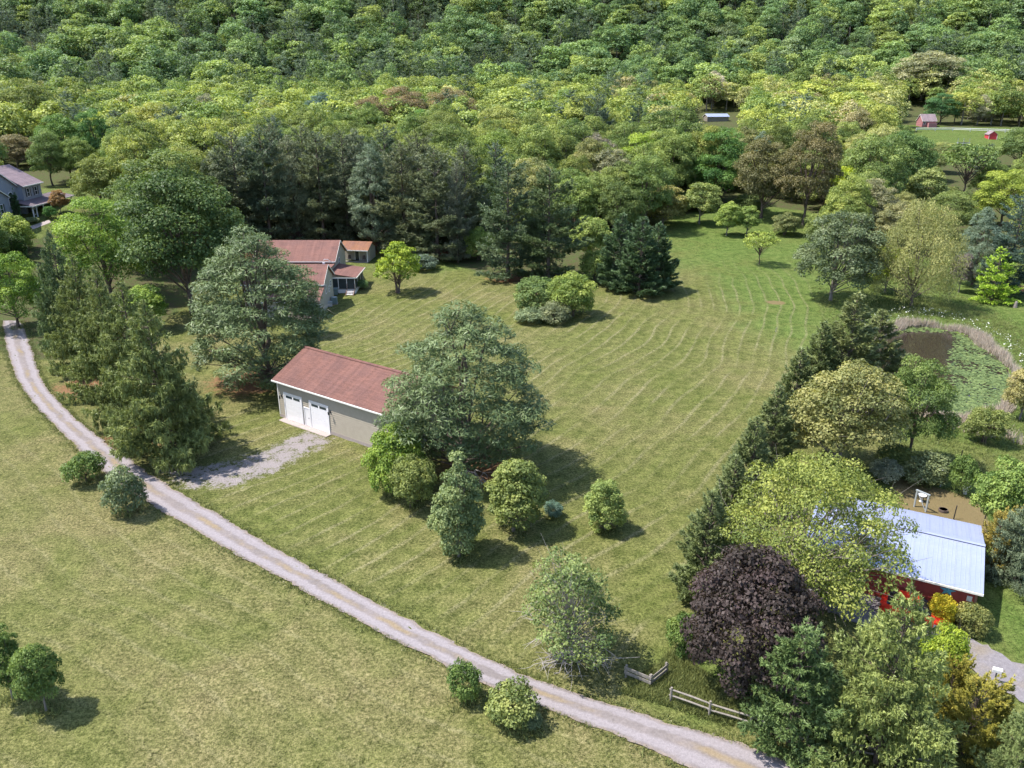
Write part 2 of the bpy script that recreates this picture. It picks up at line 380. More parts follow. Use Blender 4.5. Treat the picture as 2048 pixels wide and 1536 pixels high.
def ground_mat():
    t = NT('grass_and_soil'); p = t.pos()
    A = lambda k: t.attr(k).outputs['Fac']
    big = t.noise(p, .035, 4, .6); med = t.noise(p, .16, 5, .62, .6); sm = t.noise(p, .9, 5, .65); fine = t.noise(p, 4.5, 4, .75); blade = t.noise(p, 14, 2, .7)
    green = t.mix(t.ramp(sm, .3, .7), (.076, .094, .022), (.116, .124, .038))
    tan = t.mix(t.ramp(fine, .3, .7), (.132, .116, .050), (.190, .162, .080))
    lush = t.mix(t.ramp(sm, .3, .7), (.060, .104, .019), (.098, .138, .034))
    dryf = t.math('ADD', t.math('ADD', t.math('MULTIPLY', A('dry'), .75), t.math('MULTIPLY', t.math('SUBTRACT', med, .5), 1.2)), t.math('MULTIPLY', t.math('SUBTRACT', big, .5), 1.2))
    dryf = t.math('ADD', dryf, t.math('MULTIPLY', t.math('SUBTRACT', fine, .5), .9))
    c = t.mix(t.ramp(dryf, .05, .95), green, tan)
    lf = t.math('ADD', A('lush'), t.math('MULTIPLY', t.math('SUBTRACT', med, .5), 1.6))
    c = t.mix(t.ramp(lf, .25, 1.0, 0, .9), c, lush)
    # mower passes: thin rows of pale clippings between the passes, and the lean of the grass
    wob = t.math('ADD', A('phase'), t.math('MULTIPLY', t.noise(p, .03, 2, .5), 9.0))
    row = t.math('FRACT', t.math('DIVIDE', wob, 2.3))
    ln = t.math('ABSOLUTE', t.math('SUBTRACT', row, .5))
    clip_ = t.math('MULTIPLY', t.ramp(ln, .13, .02, 0, .7), A('mown'))
    clip_ = t.math('MULTIPLY', clip_, t.ramp(t.math('ADD', t.math('MULTIPLY', med, .45), t.math('MULTIPLY', t.noise(p, .05, 3, .6), .55)), .38, .58, .10, 1.0))
    c = t.mix(t.math('MULTIPLY', clip_, t.ramp(fine, .25, .6)), c, (.200, .185, .10))
    lean = t.math('MULTIPLY', t.math('SINE', t.math('MULTIPLY', wob, 2 * math.pi / 2.3)), A('mown'))
    c = t.hsv(c, .5, 1.0, t.math('ADD', 1.0, t.math('MULTIPLY', lean, .07)))
    v = t.math('ADD', t.ramp(fine, .28, .72, .56, 1.42), t.math('ADD', t.ramp(blade, .3, .7, -.42, .42), t.ramp(sm, .25, .75, -.16, .16)))
    c = t.hsv(c, .5, 1.0, v)
    fl = t.mix(t.ramp(sm, .35, .65), (.075, .065, .035), (.06, .085, .025)); c = t.mix(t.ramp(t.math('ADD', A('forest'), t.math('MULTIPLY', t.math('SUBTRACT', sm, .5), .6)), .35, .65), c, fl)
    nd = t.mix(fine, (.14, .06, .032), (.25, .14, .08)); c = t.mix(t.ramp(t.math('ADD', A('needle'), t.math('MULTIPLY', t.math('SUBTRACT', t.math('ADD', t.math('MULTIPLY', sm, .6), t.math('MULTIPLY', fine, .4)), .5), 2.0)), .55, .95, 0, .9), c, nd)
    dt = t.mix(fine, (.165, .115, .065), (.15, .13, .055)); c = t.mix(t.ramp(t.math('ADD', A('dirt'), t.math('MULTIPLY', t.math('SUBTRACT', t.math('ADD', t.math('MULTIPLY', sm, .5), t.math('MULTIPLY', fine, .5)), .5), 1.3)), .4, .8), c, dt)
    gv = t.mix(t.ramp(blade, .3, .7), (.19, .165, .16), (.29, .26, .26)); c = t.mix(t.ramp(t.math('ADD', A('gravel'), t.math('MULTIPLY', t.math('SUBTRACT', t.math('ADD', t.math('MULTIPLY', sm, .55), t.math('MULTIPLY', fine, .45)), .5), 2.4)), .55, .85), c, gv)
    nr = t.bump(t.math('ADD', fine, t.math('MULTIPLY', blade, .6)), .9, .10)
    return t.done(t.principled(c, .95, .1, nr))
M['ground'] = ground_mat(); me.materials.append(M['ground'])
tag(link('ground', me), kind='structure')

# ------------------------------------------------------------------ lane, parking lot, pond
def resample(L, step):
    seg = np.r_[0, np.cumsum(np.hypot(*np.diff(L, axis=0).T))]
    n = int(seg[-1] / step); s = np.linspace(0, seg[-1], n)
    # smooth with a short moving average so that the bends are round
    P = np.stack([np.interp(s, seg, L[:, 0]), np.interp(s, seg, L[:, 1])], -1)
    k = max(3, int(3.0 / step) | 1); Q = np.pad(P, ((k // 2, k // 2), (0, 0)), mode='edge')
    return np.stack([np.convolve(Q[:, i], np.ones(k) / k, 'valid') for i in (0, 1)], -1)
_n = 400
def param(L, n):
    seg = np.r_[0, np.cumsum(np.hypot(*np.diff(L, axis=0).T))] ; s = np.linspace(0, 1, n) * seg[-1]
    P = np.stack([np.interp(s, seg, L[:, 0]), np.interp(s, seg, L[:, 1])], -1); k = 9
    Q = np.pad(P, ((4, 4), (0, 0)), mode='edge')
    return np.stack([np.convolve(Q[:, i], np.ones(k) / k, 'valid') for i in (0, 1)], -1)
ru, rl = param(road_up, _n), param(road_lo, _n)
rg = np.random.default_rng(8)
across = np.linspace(0, 1, 13); V = []; UVu = []
def wig(n, k):
    a = rg.normal(0, 1, n); return np.convolve(a, np.ones(k) / math.sqrt(k), 'same')
eu, el = .10 * wig(_n, 5) + .07 * rg.normal(0, 1, _n), .10 * wig(_n, 5) + .07 * rg.normal(0, 1, _n)
for i in range(_n):
    w = np.linalg.norm(ru[i] - rl[i])
    for a in across:
        aa = a * (1 + (eu[i] + el[i]) / w) - el[i] / w
        q = rl[i] * (1 - aa) + ru[i] * aa
        V.append((q[0], q[1], gz(*q) + .035 - .03 * (abs(a - .5) * 2) ** 2 - .035 * math.exp(-((abs(a - .5) - .26) / .09) ** 2))); UVu.append(a)
na = len(across); ii = np.arange(_n * na).reshape(_n, na)
q4 = np.stack([ii[:-1, :-1], ii[:-1, 1:], ii[1:, 1:], ii[1:, :-1]], -1).reshape(-1, 4)
me = mesh_np('lane', V, quads=q4, attrs={'across': ('POINT', UVu)}, smooth=True)
def lane_mat():
    t = NT('stone_dust_lane'); p = t.pos(); a = t.attr('across').outputs['Fac']
    sm = t.noise(p, .5, 5, .65, .5); f = t.noise(p, 5, 4, .7); g = t.noise(p, 16, 2, .7)
    off = t.math('ABSOLUTE', t.math('SUBTRACT', t.math('ADD', a, t.math('MULTIPLY', t.math('SUBTRACT', sm, .5), .12)), .5))
    track = t.math('MULTIPLY', t.ramp(off, .08, .2), t.ramp(off, .44, .34))
    c = t.mix(t.ramp(sm, .3, .7), (.165, .145, .142), (.205, .178, .175))
    c = t.mix(t.math('MULTIPLY', track, .8), c, (.25, .226, .238))
    crown = t.math('MULTIPLY', t.ramp(off, .14, .02), t.ramp(t.noise(p, .22, 4, .6), .42, .6))
    c = t.mix(t.math('MULTIPLY', crown, .85), c, (.225, .175, .11))
    edge = t.math('MULTIPLY', t.ramp(off, .40, .5), t.ramp(f, .35, .6))
    c = t.mix(t.math('MULTIPLY', edge, .55), c, (.25, .19, .13))
    c = t.hsv(c, .5, 1, t.math('ADD', t.ramp(f, .25, .75, .86, 1.14), t.ramp(g, .25, .75, -.12, .12)))
    return t.done(t.principled(c, .95, .1, t.bump(t.math('ADD', f, g), .6, .03)))
M['lane'] = lane_mat(); me.materials.append(M['lane']); tag(link('lane', me), kind='structure')

def sheet(name, poly, mat, dz, step=.5, rag=.15, seed=1):
    r = np.random.default_rng(seed); P = np.vstack([poly, poly[:1]]); out = []
    for a, b in zip(P[:-1], P[1:]):
        n = max(1, int(np.linalg.norm(b - a) / step))
        for k in range(n): out.append(a + (b - a) * k / n + r.normal(0, rag, 2))
    import bmesh
    bm = bmesh.new(); vs = [bm.verts.new((q[0], q[1], 0)) for q in out]; bm.faces.new(vs)
    bmesh.ops.triangulate(bm, faces=bm.faces)
    for _ in range(3): bmesh.ops.subdivide_edges(bm, edges=[e for e in bm.edges if e.calc_length() > 1.0], cuts=1); bmesh.ops.triangulate(bm, faces=[f for f in bm.faces if len(f.verts) > 3])
    for v in bm.verts: v.co.z = gz(v.co.x, v.co.y) + dz
    me = bpy.data.meshes.new(name); bm.to_mesh(me); bm.free(); me.materials.append(mat)
    return link(name, me)
def gravel_mat():
    t = NT('grey_gravel'); p = t.pos()
    sm = t.noise(p, .4, 5, .6); f = t.noise(p, 5, 4, .75); g = t.noise(p, 15, 3, .8)
    c = t.mix(t.ramp(sm, .4, .7), (.20, .185, .20), (.20, .172, .145))
    c = t.hsv(c, .5, 1, t.math('ADD', t.ramp(f, .25, .75, .82, 1.16), t.ramp(g, .25, .75, -.2, .2)))
    return t.done(t.principled(c, .95, .1, t.bump(g, .8, .04)))
M['gravel'] = gravel_mat()
tag(sheet('gravel_drive', LOT, M['gravel'], .06, .5, .14, 3), kind='structure')

WATER_Z = -.58
def water_mat():
    t = NT('pond_water'); p = t.pos(); w = t.noise(p, 1.6, 3, .6)
    return t.done(t.principled((.028, .021, .017), .03, .5, t.bump(w, .15, .02)))
M['water'] = water_mat()
th = np.linspace(0, 2 * math.pi, 73)[:-1]
wv = [(POND_C[0] + 1.12 * (POND_A * math.cos(a) * POND_AX[0] + POND_B * math.sin(a) * POND_AX[1]), POND_C[1] + 1.12 * (POND_A * math.cos(a) * POND_AX[1] - POND_B * math.sin(a) * POND_AX[0]), WATER_Z) for a in th]
mb = MB().poly(wv, [tuple(range(72))]); tag(mb.build('pond_water', M['water']), kind='structure')

# ------------------------------------------------------------------ tree makers
def unit(a): return a / (np.linalg.norm(a, axis=-1, keepdims=True) + 1e-9)
def leaf_quads(c, n, size, rng, aspect=.62, fold=.18):
    """one folded, pointed leaf spray at every point of c, facing n"""
    N = len(c); r = unit(np.cross(n, unit(rng.normal(size=(N, 3))))); t = np.cross(n, r)
    s = size * rng.uniform(.5, 1.5, (N, 1))
    v = np.empty((N, 4, 3)); v[:, 0] = c - t * s * .5; v[:, 1] = c + r * s * .5 * aspect + n * s * fold
    v[:, 2] = c + t * s * .5; v[:, 3] = c - r * s * .5 * aspect + n * s * fold
    return v.reshape(-1, 3), np.arange(N * 4).reshape(N, 4)
def limb(mb, a, b, r0, r1, rng, bend=.12, n=5, sides=6):
    a, b = np.array(a), np.array(b); L = np.linalg.norm(b - a); m = rng.normal(0, bend * L * .5, 3); m[2] = abs(m[2]) * .4
    ts = np.linspace(0, 1, n); P = [tuple(a + (b - a) * t + m * math.sin(math.pi * t)) for t in ts]
    mb.tube(P, [r0 + (r1 - r0) * t for t in ts], sides, cap=False); return P
def rounded_mesh(name, mb, mat):
    me = bpy.data.meshes.new(name); me.from_pydata(mb.v, [], mb.f); me.update(); me.materials.append(mat)
    me.polygons.foreach_set('use_smooth', [True] * len(me.polygons)); return me

def broadleaf(seed, H, R, cb=.25, nc=60, rc=1.5, leaf=.36, per=150, flat=.7, spread=0.0, droop=0.0, inner=.35, gap=.8, limbs=16, twigs=0, mat='leaf', bark='bark', lean=0, squash_low=.75, dead=0, trunks=1, aspect=.62, cone=0.0, lop=.22):
    rng = np.random.default_rng(seed); z0 = H * cb; zc = z0 + (H - z0) * .48; a = (H - z0) / 2
    lob = unit(rng.normal(size=(9, 3))); amp = rng.uniform(-lop, lop, 9)
    def reach(d): return 1 + (np.exp(-((1 - d @ lob.T) / .25)) * amp).sum(-1)
    D = unit(rng.normal(size=(5000, 3))); low = -.75 if cone < .55 else -.95; D[:, 2] = np.where(D[:, 2] < low, -D[:, 2], D[:, 2])
    fr = rng.uniform(inner, 1, 5000) ** .55
    ext = np.stack([np.full(5000, R - rc * .7), np.full(5000, R - rc * .7), np.where(D[:, 2] > 0, a - rc * .5, (a - rc * .5) * squash_low)], -1)
    C = D * ext * (fr * reach(D))[:, None]
    if cone: C[:, :2] *= (1 + cone * .35 - cone * (C[:, 2:3] / a + 1) / 2)
    if spread: C[:, 2] -= spread * (np.hypot(C[:, 0], C[:, 1]) / R) ** 2 * a
    C[:, 2] += zc
    keep = []; rad = []
    for i in range(5000):
        r_i = rc * rng.uniform(.65, 1.25)
        if all(np.sum((C[i] - C[j]) ** 2) > (gap * (r_i + rj) * .62) ** 2 for j, rj in zip(keep, rad)):
            keep.append(i); rad.append(r_i)
            if len(keep) >= nc: break
    K = C[keep]; rad = np.array(rad); n = len(K)
    out = unit((K - np.array([0, 0, zc - a * .4])) / np.array([R, R, a]))
    o = unit(out * .75 + np.array([0, 0, .55]))
    cl = rng.normal(0, .42, n)
    m = np.maximum(20, (per * (rad / rc) ** 2)).astype(int); ci = np.repeat(np.arange(n), m); N = len(ci)
    d = unit(rng.normal(size=(N, 3))); dot = (d * o[ci]).sum(-1); d = np.where((dot < -.15)[:, None], d - 2 * (dot[:, None]) * o[ci], d)
    pos = K[ci] + d * (rad[ci] * rng.uniform(.55, 1.08, N))[:, None] * np.array([1, 1, flat])
    if droop: pos[:, 2] -= droop * rng.uniform(0, 1, N) ** 2 * rad[ci] * 2.0
    nn = unit(d * .7 + np.array([0, 0, .45]) + rng.normal(0, .45, (N, 3)))
    if droop: nn = unit(nn * np.array([1, 1, .4]))
    v, q = leaf_quads(pos, nn, leaf, rng, aspect)
    tint = cl[ci] + rng.normal(0, .38, N)
    crown = mesh_np('crown', v, quads=q, mat=M[mat], attrs={'tint': ('FACE', tint)})
    mb = MB(); tr = max(.05, H * .017)
    top = np.array([rng.normal(0, .03) * R, rng.normal(0, .03) * R, zc + a * .35])
    for k in range(trunks):
        off = np.zeros(3) if trunks == 1 else np.append(rng.normal(0, .06 * R, 2), 0)
        tt = top if trunks == 1 else top + np.append(rng.normal(0, .3 * R, 2), 0)
        P = [tuple(off + (tt - off) * t + np.append(rng.normal(0, .012 * H, 2), 0) * math.sin(math.pi * t)) for t in np.linspace(0, 1, 8)]
        P[0] = (off[0], off[1], -.25)
        mb.tube(P, [tr * (1.35 if i == 0 else 1 - .75 * i / 8) for i in range(8)], 8, cap=False)
    order = np.argsort(-np.linalg.norm(K - [0, 0, zc], axis=1))
    for j in order[:limbs]:
        h = z0 * .6 + (K[j][2] - z0) * rng.uniform(.15, .45) ; h = min(max(h, z0 * .55), top[2] * .95)
        a0 = np.array([0, 0, h]) * 1.0; a0[:2] = top[:2] * h / top[2]
        P = limb(mb, a0, K[j], tr * .42, tr * .10, rng)
        for _ in range(twigs):
            s = P[rng.integers(1, len(P))]; e = K[j] + rng.normal(0, rad[j] * .8, 3); limb(mb, s, e, tr * .12, tr * .03, rng, n=4, sides=4)
    return crown, rounded_mesh('trunk', mb, M[bark]), H, R

def conifer(seed, H, R, cb=.08, step=.6, nb=6, prof=None, rise=(.0, .5), tip=.15, L=.45, W=.1, n=6, den=6.0, hang=0.0, plate=.35, mat='needle', bark='bark', inner=.2, jit=.16, vary=.25, clump=0.0, tops=1, thick=.12, radw=.5):
    rng = np.random.default_rng(seed); z0 = H * cb
    prof = prof or (lambda t: (1 - t) ** .8)
    B = []
    heads = [(0.0, 0.0, H)] if tops == 1 else [(rng.normal(0, R * .22), rng.normal(0, R * .22), H * rng.uniform(.86, 1)) for _ in range(tops)]
    heads[0] = (heads[0][0], heads[0][1], H)
    az_amp = rng.uniform(-.18, .18, 5); az_ph = rng.uniform(0, 6.28, 5)
    for (hx, hy, hh) in heads:
        z = z0
        while z < hh - .15:
            t = (z - z0) / (hh - z0)
            for k in range(max(3, int(round(nb * (1 - .35 * t))))):
                az = rng.uniform(0, 2 * math.pi)
                rr = 1 + sum(az_amp[i] * math.cos((i + 1) * az + az_ph[i]) for i in range(5)) * .6
                Lb = R * prof(t) * rr * rng.uniform(1 - vary * 1.4, 1 + vary * .5) / (1 if tops == 1 else 1.15) + .12
                f = (z / hh); B.append((hx * f, hy * f, z + rng.normal(0, step * .3), az, Lb, rise[0] + (rise[1] - rise[0]) * t + rng.normal(0, .08), rng.normal(0, .4)))
            z += step * (1 - .35 * t)
    B = np.array(B); nB = len(B)
    m = np.maximum(3, den * B[:, 4] * (B[:, 4] * plate + .25)).astype(int); bi = np.repeat(np.arange(nB), m); N = len(bi)
    s = inner + (1 - inner) * rng.uniform(0, 1, N) ** .62
    if clump:   # needles gather in sprays along the branch
        s = np.round(s * clump) / clump + rng.normal(0, .035, N)
    lat = rng.uniform(-1, 1, N) * plate * B[bi, 4] * np.clip(1.25 - s, .12, 1)
    ca, sa = np.cos(B[bi, 3]), np.sin(B[bi, 3]); Lb = B[bi, 4]
    zz = B[bi, 2] + Lb * (np.tan(B[bi, 5]) * s + tip * s ** 2) + rng.normal(0, thick, N) * np.sqrt(Lb) - .10 * np.abs(lat)
    pos = np.stack([B[bi, 0] + ca * Lb * s - sa * lat, B[bi, 1] + sa * Lb * s + ca * lat, zz], -1)
    sg = np.sign(lat)
    d = np.stack([ca * .8 - sa * sg * .45, sa * .8 + ca * sg * .45, np.full(N, .35)], -1)
    hg = rng.uniform(0, 1, N) < hang
    d = np.where(hg[:, None], np.stack([ca * .18, sa * .18, np.full(N, -1.0)], -1), d)
    d = unit(d)
    ti = np.repeat(np.arange(N), n); T = len(ti)
    dd = unit(d[ti] + rng.normal(0, radw, (T, 3)) * np.where(hg[ti], .45, 1)[:, None]); pr = unit(np.cross(dd, unit(np.array([0, 0, .8]) + d[ti] * .4 + rng.normal(0, .45, (T, 3)))))
    ln = L * rng.uniform(.6, 1.25, (T, 1)) * np.where(hg[ti], 1.35, 1)[:, None]
    b0 = pos[ti] + rng.normal(0, L * .12, (T, 3))
    v = np.empty((T, 3, 3)); v[:, 0] = b0 - pr * W * .5; v[:, 1] = b0 + pr * W * .5; v[:, 2] = b0 + dd * ln
    tint = (B[bi, 6])[ti] + np.repeat(rng.normal(0, .3, N), n) + rng.normal(0, .15, T)
    crown = mesh_np('crown', v.reshape(-1, 3), tris=np.arange(T * 3).reshape(T, 3), mat=M[mat], attrs={'tint': ('FACE', tint)})
    mb = MB(); tr = H * .014
    for (hx, hy, hh) in heads:
        mb.tube([(hx * f, hy * f, -.25 if f == 0 else f * hh) for f in np.linspace(0, .97, 7)], [tr * (1.25 if i == 0 else 1 - .85 * i / 6) for i in range(7)], 8, cap=False)
    for b in B[::2]:
        P = [(b[0] + math.cos(b[3]) * b[4] * q, b[1] + math.sin(b[3]) * b[4] * q, b[2] + b[4] * (math.tan(b[5]) * q + tip * q * q)) for q in (0, .45, .85)]
        mb.tube(P, [tr * .22 + .006, tr * .14, .008], 4, cap=False)
    return crown, rounded_mesh('trunk', mb, M[bark]), H, R

PRO = {}
pine_prof = lambda t: min(1, .72 + 1.6 * t) * (1 - min(.999, max(0, t))) ** .52 * 1.12
def mass_pine(seed, H, R, nc, cone, cb=.03): return broadleaf(seed, H, R, cb, nc, 1.15, .40, 210, .62, 0, inner=.45, gap=.72, limbs=40, mat='needle', squash_low=.95, cone=cone, lop=.3, aspect=.2)
for k in range(4):
    if k < 2: PRO['pine%d' % k] = mass_pine(10 + k, 18, 7.0, 215, [.85, .7][k])
    else: PRO['pine%d' % k] = conifer(10 + k, 20, 5.2, .07, 1.15, 8, lambda t: min(1, .7 + 1.2 * t) * (1 - min(.999, t)) ** .6 * 1.1, (-.08, .7), .16, .42, .11, 6, 10.5, 0, .42, inner=.2, vary=.34, clump=5, tops=1, thick=.08)
spruce_prof = lambda t: (1 - t) ** .9
for k in range(3):
    PRO['spruce%d' % k] = conifer(30 + k, 15, 5.4, .08, .55, 7, spruce_prof, (-.18, .35), .20, .36, .10, 6, 14, .42, .32, inner=.2, vary=.18, clump=6, thick=.08)
for k in range(3):
    PRO['fir%d' % k] = conifer(40 + k, 9, 2.9, .02, .30, 9, lambda t: (1 - t) ** .85, (.15, .75), .10, .30, .11, 4, 19, 0, .34, inner=.45, vary=.28, thick=.05, radw=.32)
PRO['hemlock'] = conifer(50, 11, 5.0, .04, .42, 8, lambda t: (1 - t) ** .85, (-.05, .4), .05, .24, .085, 5, 20, .25, .36, inner=.3, vary=.32, clump=6, thick=.09)
PRO['bluespruce'] = conifer(51, 8, 3.5, .04, .42, 8, lambda t: (1 - t) ** .8, (-.02, .55), .12, .25, .09, 5, 24, .05, .38, inner=.35, vary=.3, clump=6, thick=.06, radw=.4)
PRO['larch'] = conifer(52, 9, 4.0, .05, .5, 6, lambda t: (1 - t) ** .75, (.0, .5), .02, .36, .20, 4, 5.5, 0, .40, inner=.3, vary=.25, thick=.05, radw=.5)
PRO['cypress'] = conifer(53, 4, 1.8, .01, .2, 10, lambda t: (1 - t ** 2.2) ** .6, (.45, 1.0), .0, .17, .075, 4, 30, 0, .40, inner=.55, vary=.2, thick=.05, radw=.4)
PRO['column'] = conifer(54, 4, .7, .01, .16, 8, lambda t: (1 - t ** 3) ** .5 * (.7 + .3 * t), (.7, 1.2), .0, .22, .10, 4, 22, 0, .5, inner=.4, vary=.15, thick=.04)
for k in range(6):
    PRO['broad%d' % k] = broadleaf(60 + k, 15, 6.0, [.08, .10, .05, .12, .09, .04][k], 84, 1.5, .26, 360, .72, [0, .15, 0, .1, .2, 0][k], inner=.4)
for k in range(2):
    PRO['fine%d' % k] = broadleaf(70 + k, 13, 6.0, .08, 100, 1.35, .27, 260, .7, .15, inner=.35, limbs=24, twigs=2, bark='bark_grey')
PRO['airy'] = broadleaf(75, 13, 8.4, .16, 130, 1.4, .20, 260, .62, .35, inner=.25, gap=.78, limbs=60, twigs=4, bark='bark_grey', squash_low=.6)
for k in range(4):
    PRO['small%d' % k] = broadleaf(80 + k, 5.6, 2.1, [.09, .07, .10, .03][k], 70, .60, .155, 215, .75, 0, inner=.3, limbs=20, twigs=1, bark='bark_grey')
for k in range(3):
    PRO['young%d' % k] = broadleaf(110 + k, 6.2, 2.2, .02, 85, .55, .155, 190, .8, 0, inner=.25, limbs=24, twigs=1, bark='bark_grey', squash_low=1.0, cone=[.8, .45, .6][k], lop=.4)
PRO['wispy'] = broadleaf(120, 6, 3.1, .03, 75, .62, .15, 120, .8, 0, inner=.2, gap=.85, limbs=60, twigs=5, bark='dead', squash_low=1.0, cone=.3, lop=.45)
PRO['dogwood'] = broadleaf(85, 8, 3.6, .22, 62, .95, .30, 95, .5, .25, inner=.3, limbs=26, trunks=3)
PRO['vase'] = broadleaf(86, 6.5, 3.4, .34, 34, .9, .26, 75, .55, -.25, inner=.3, limbs=26, twigs=1, bark='bark')
PRO['purple'] = broadleaf(87, 8.5, 3.9, .04, 95, 1.0, .20, 320, .75, 0, inner=.42, limbs=14)
PRO['willow'] = broadleaf(88, 14, 8.2, .03, 105, 1.5, .30, 330, .75, .25, droop=.75, inner=.3, squash_low=.95, limbs=22, aspect=.3)
for k in range(3):
    PRO['bush%d' % k] = broadleaf(95 + k, 4.6, 2.6,   .0, 70, .72, .17, 220, .8, 0, inner=.3, limbs=16, twigs=1, squash_low=1.0, trunks=3)
for k in range(4):
    PRO['shrub%d' % k] = broadleaf(90 + k, 2.3, 1.35, .02, 42, .46, .13, 150, .8, 0, inner=.3, limbs=14, twigs=1, squash_low=.95)

COUNT = {}
def plant(name, proto, p, h, w, colour, label, cat, group=None, rz=None, rng=random.Random(5)):
    crown, trunk, H, R = PRO[proto]; s = w / 2 / R
    e = empty(name, (p[0], p[1], p[2] - .02), rng.uniform(0, 6.28) if rz is None else rz, (s, s, h / H))
    t = link('trunk', trunk, e); c = link('crown', crown, e)
    c.color = (*colour, 1); tag(e, label, cat, group); COUNT[name] = COUNT.get(name, 0) + 1
    return e
def grow(name, proto, u, vb, vt, w, colour, label, cat='tree', group=None, rz=None):
    vm = (vt + vb) / 2; u = u - (u - 1024) * (vb - vm) / (768 + FPX / math.tan(PITCH) - vm)      # u is where the middle of the crown is seen
    p = spot(u, vb); h, ww = size_at(p, vt, w); return plant(name, proto, p, h, ww, colour, label, cat, group, rz)

# leaf colours
LIME = (.20, .27, .035); YELLOW = (.27, .28, .05); MID = (.095, .145, .038); DARK = (.062, .10, .032); OLIVE = (.15, .18, .055)
TAN = (.24, .225, .09); GREYG = (.13, .165, .085); PALE = (.24, .27, .10); PINE = (.078, .108, .044); PINEB = (.074, .105, .052)
SPRUCE = (.125, .15, .05); FIR = (.062, .10, .045); RUST = (.22, .165, .075); PURPLE = (.048, .036, .033); GOLD = (.185, .17, .03); BROWNP = (.20, .13, .075)

# ------------------------------------------------------------------ trees one by one
SH = 'shrub'
grow('broadleaf_tree', 'small0', 6, 1398, 1255, 84, MID, 'round dark green tree cut by the edge above the young maple', rz=1)
grow('broadleaf_tree', 'small1', 75, 1421, 1288, 94, MID, 'young dark green maple standing alone on the dry lawn below the lane')
grow('shrub', 'shrub0', 166, 962, 898, 80, MID, 'round fresh green bush on the grass edge of the lane, opposite the spruces', SH)
grow('shrub', 'shrub1', 247, 1024, 936, 88, GREYG, 'grey-green feathery bush overhanging the lane edge opposite the spruces', SH)
grow('shrub', 'shrub2', 930, 1398, 1324, 70, MID, 'upright dark green bush on the near edge of the lane', SH)
grow('shrub', 'shrub3', 1018, 1440, 1370, 112, OLIVE, 'broad light green bush beside the upright one on the lane edge', SH)
grow('shrub', 'shrub1', 1064, 1452, 1426, 42, GREYG, 'small grey tuft of a bush at the foot of the broad lane-side bush', SH)
g = 'row of drooping spruces along the lane'
grow('spruce_tree', 'spruce0', 314, 914, 602, 225, SPRUCE, 'tall drooping spruce with bare pale trunk foot by the garage drive', 'tree', g)
grow('spruce_tree', 'spruce1', 266, 852, 562, 190, SPRUCE, 'drooping spruce second from the garage drive along the lane', 'tree', g)
grow('spruce_tree', 'spruce2', 212, 796, 535, 170, SPRUCE, 'drooping spruce third from the garage drive along the lane', 'tree', g)
grow('spruce_tree', 'spruce1', 165, 742, 512, 150, SPRUCE, 'drooping spruce fourth from the garage drive, overhanging the shaded lane', 'tree', g)
grow('spruce_tree', 'spruce0', 122, 692, 462, 120, (.085, .12, .05), 'dark narrow spruce at the far end of the spruce row', 'tree', g)
grow('pine_tree', 'pine1', 520, 768, 440, 310, PINE, 'broad grey-green pine behind the garage roof end, hiding the house')
grow('dead_sapling', 'small3', 612, 672, 575, 70, (.17, .15, .13), 'grey half-dead tree between the pine and the house corner', 'tree')
grow('broadleaf_tree', 'broad0', 362, 625, 312, 250, DARK, 'big dark green maple left of the house, behind the spruces')
grow('broadleaf_tree', 'broad2', 205, 600, 400, 180, (.14, .215, .04), 'large bright green tree in front of the blue-grey house')
grow('broadleaf_tree', 'small2', 292, 660, 570, 95, (.15, .22, .045), 'small bright green tree in the gap between spruces and dark maple')
grow('broadleaf_tree', 'broad4', 18, 655, 495, 130, (.14, .22, .04), 'bright green tree at the left edge where the lane disappears')
grow('broadleaf_tree', 'bush2', 27, 505, 428, 76, (.19, .25, .06), 'rounded light green tree below the blue-grey house')
for i, (u, vb, vt) in enumerate(((8, 530, 472), (26, 528, 480), (44, 525, 482))):
    grow('arborvitae', 'column', u, vb, vt, 20, (.06, .11, .03), ['leftmost', 'middle', 'rightmost'][i] + ' of three dark columnar evergreens under the blue-grey house', SH, 'columnar evergreens')
grow('arborvitae', 'column', 12, 448, 403, 13, (.08, .12, .03), 'pointed evergreen against the blue-grey house front, nearer the edge', SH)
grow('arborvitae', 'column', 33, 448, 396, 14, (.035, .07, .025), 'very dark pointed evergreen beside the arched window', SH)
grow('broadleaf_tree', 'small0', 117, 425, 378, 36, (.22, .14, .055), 'small orange-leaved tree in front of the porch roof')
grow('shrub', 'shrub0', 63, 446, 432, 28, (.20, .24, .12), 'low pale shrub bed at the foot of the porch columns', SH)
grow('shrub', 'shrub2', 100, 437, 412, 26, (.07, .16, .04), 'dark green rounded shrub at the porch end', SH)
grow('pine_tree', 'pine0', 928, 948, 583, 370, PINE, 'massive white pine standing alone beside the garage')
grow('shrub', 'bush0', 790, 985, 846, 128, (.15, .215, .038), 'bright yellow-green tree-like shrub against the garage corner', SH)
grow('shrub', 'bush1', 822, 1012, 905, 105, OLIVE, 'dull olive shrub in front of the bright one by the garage', SH)
grow('broadleaf_tree', 'young0', 915, 1113, 922, 128, (.14, .18, .075), 'pyramidal grey-green young tree in front of the massive pine')
grow('broadleaf_tree', 'young1', 1027, 1062, 900, 142, (.15, .185, .055), 'rounded olive young tree with visible trunk beside the massive pine')
grow('shrub', 'shrub2', 1108, 1032, 1003, 40, (.10, .16, .12), 'tiny blue-green bush beside the rounded olive tree', SH)
grow('broadleaf_tree', 'young2', 1213, 1060, 946, 92, (.19, .24, .07), 'small light green tree alone on the open lawn')
grow('broadleaf_tree', 'wispy', 1135, 1310, 1112, 235, (.135, .175, .06), 'shaggy tree with dead grey branches, between lane and lawn')
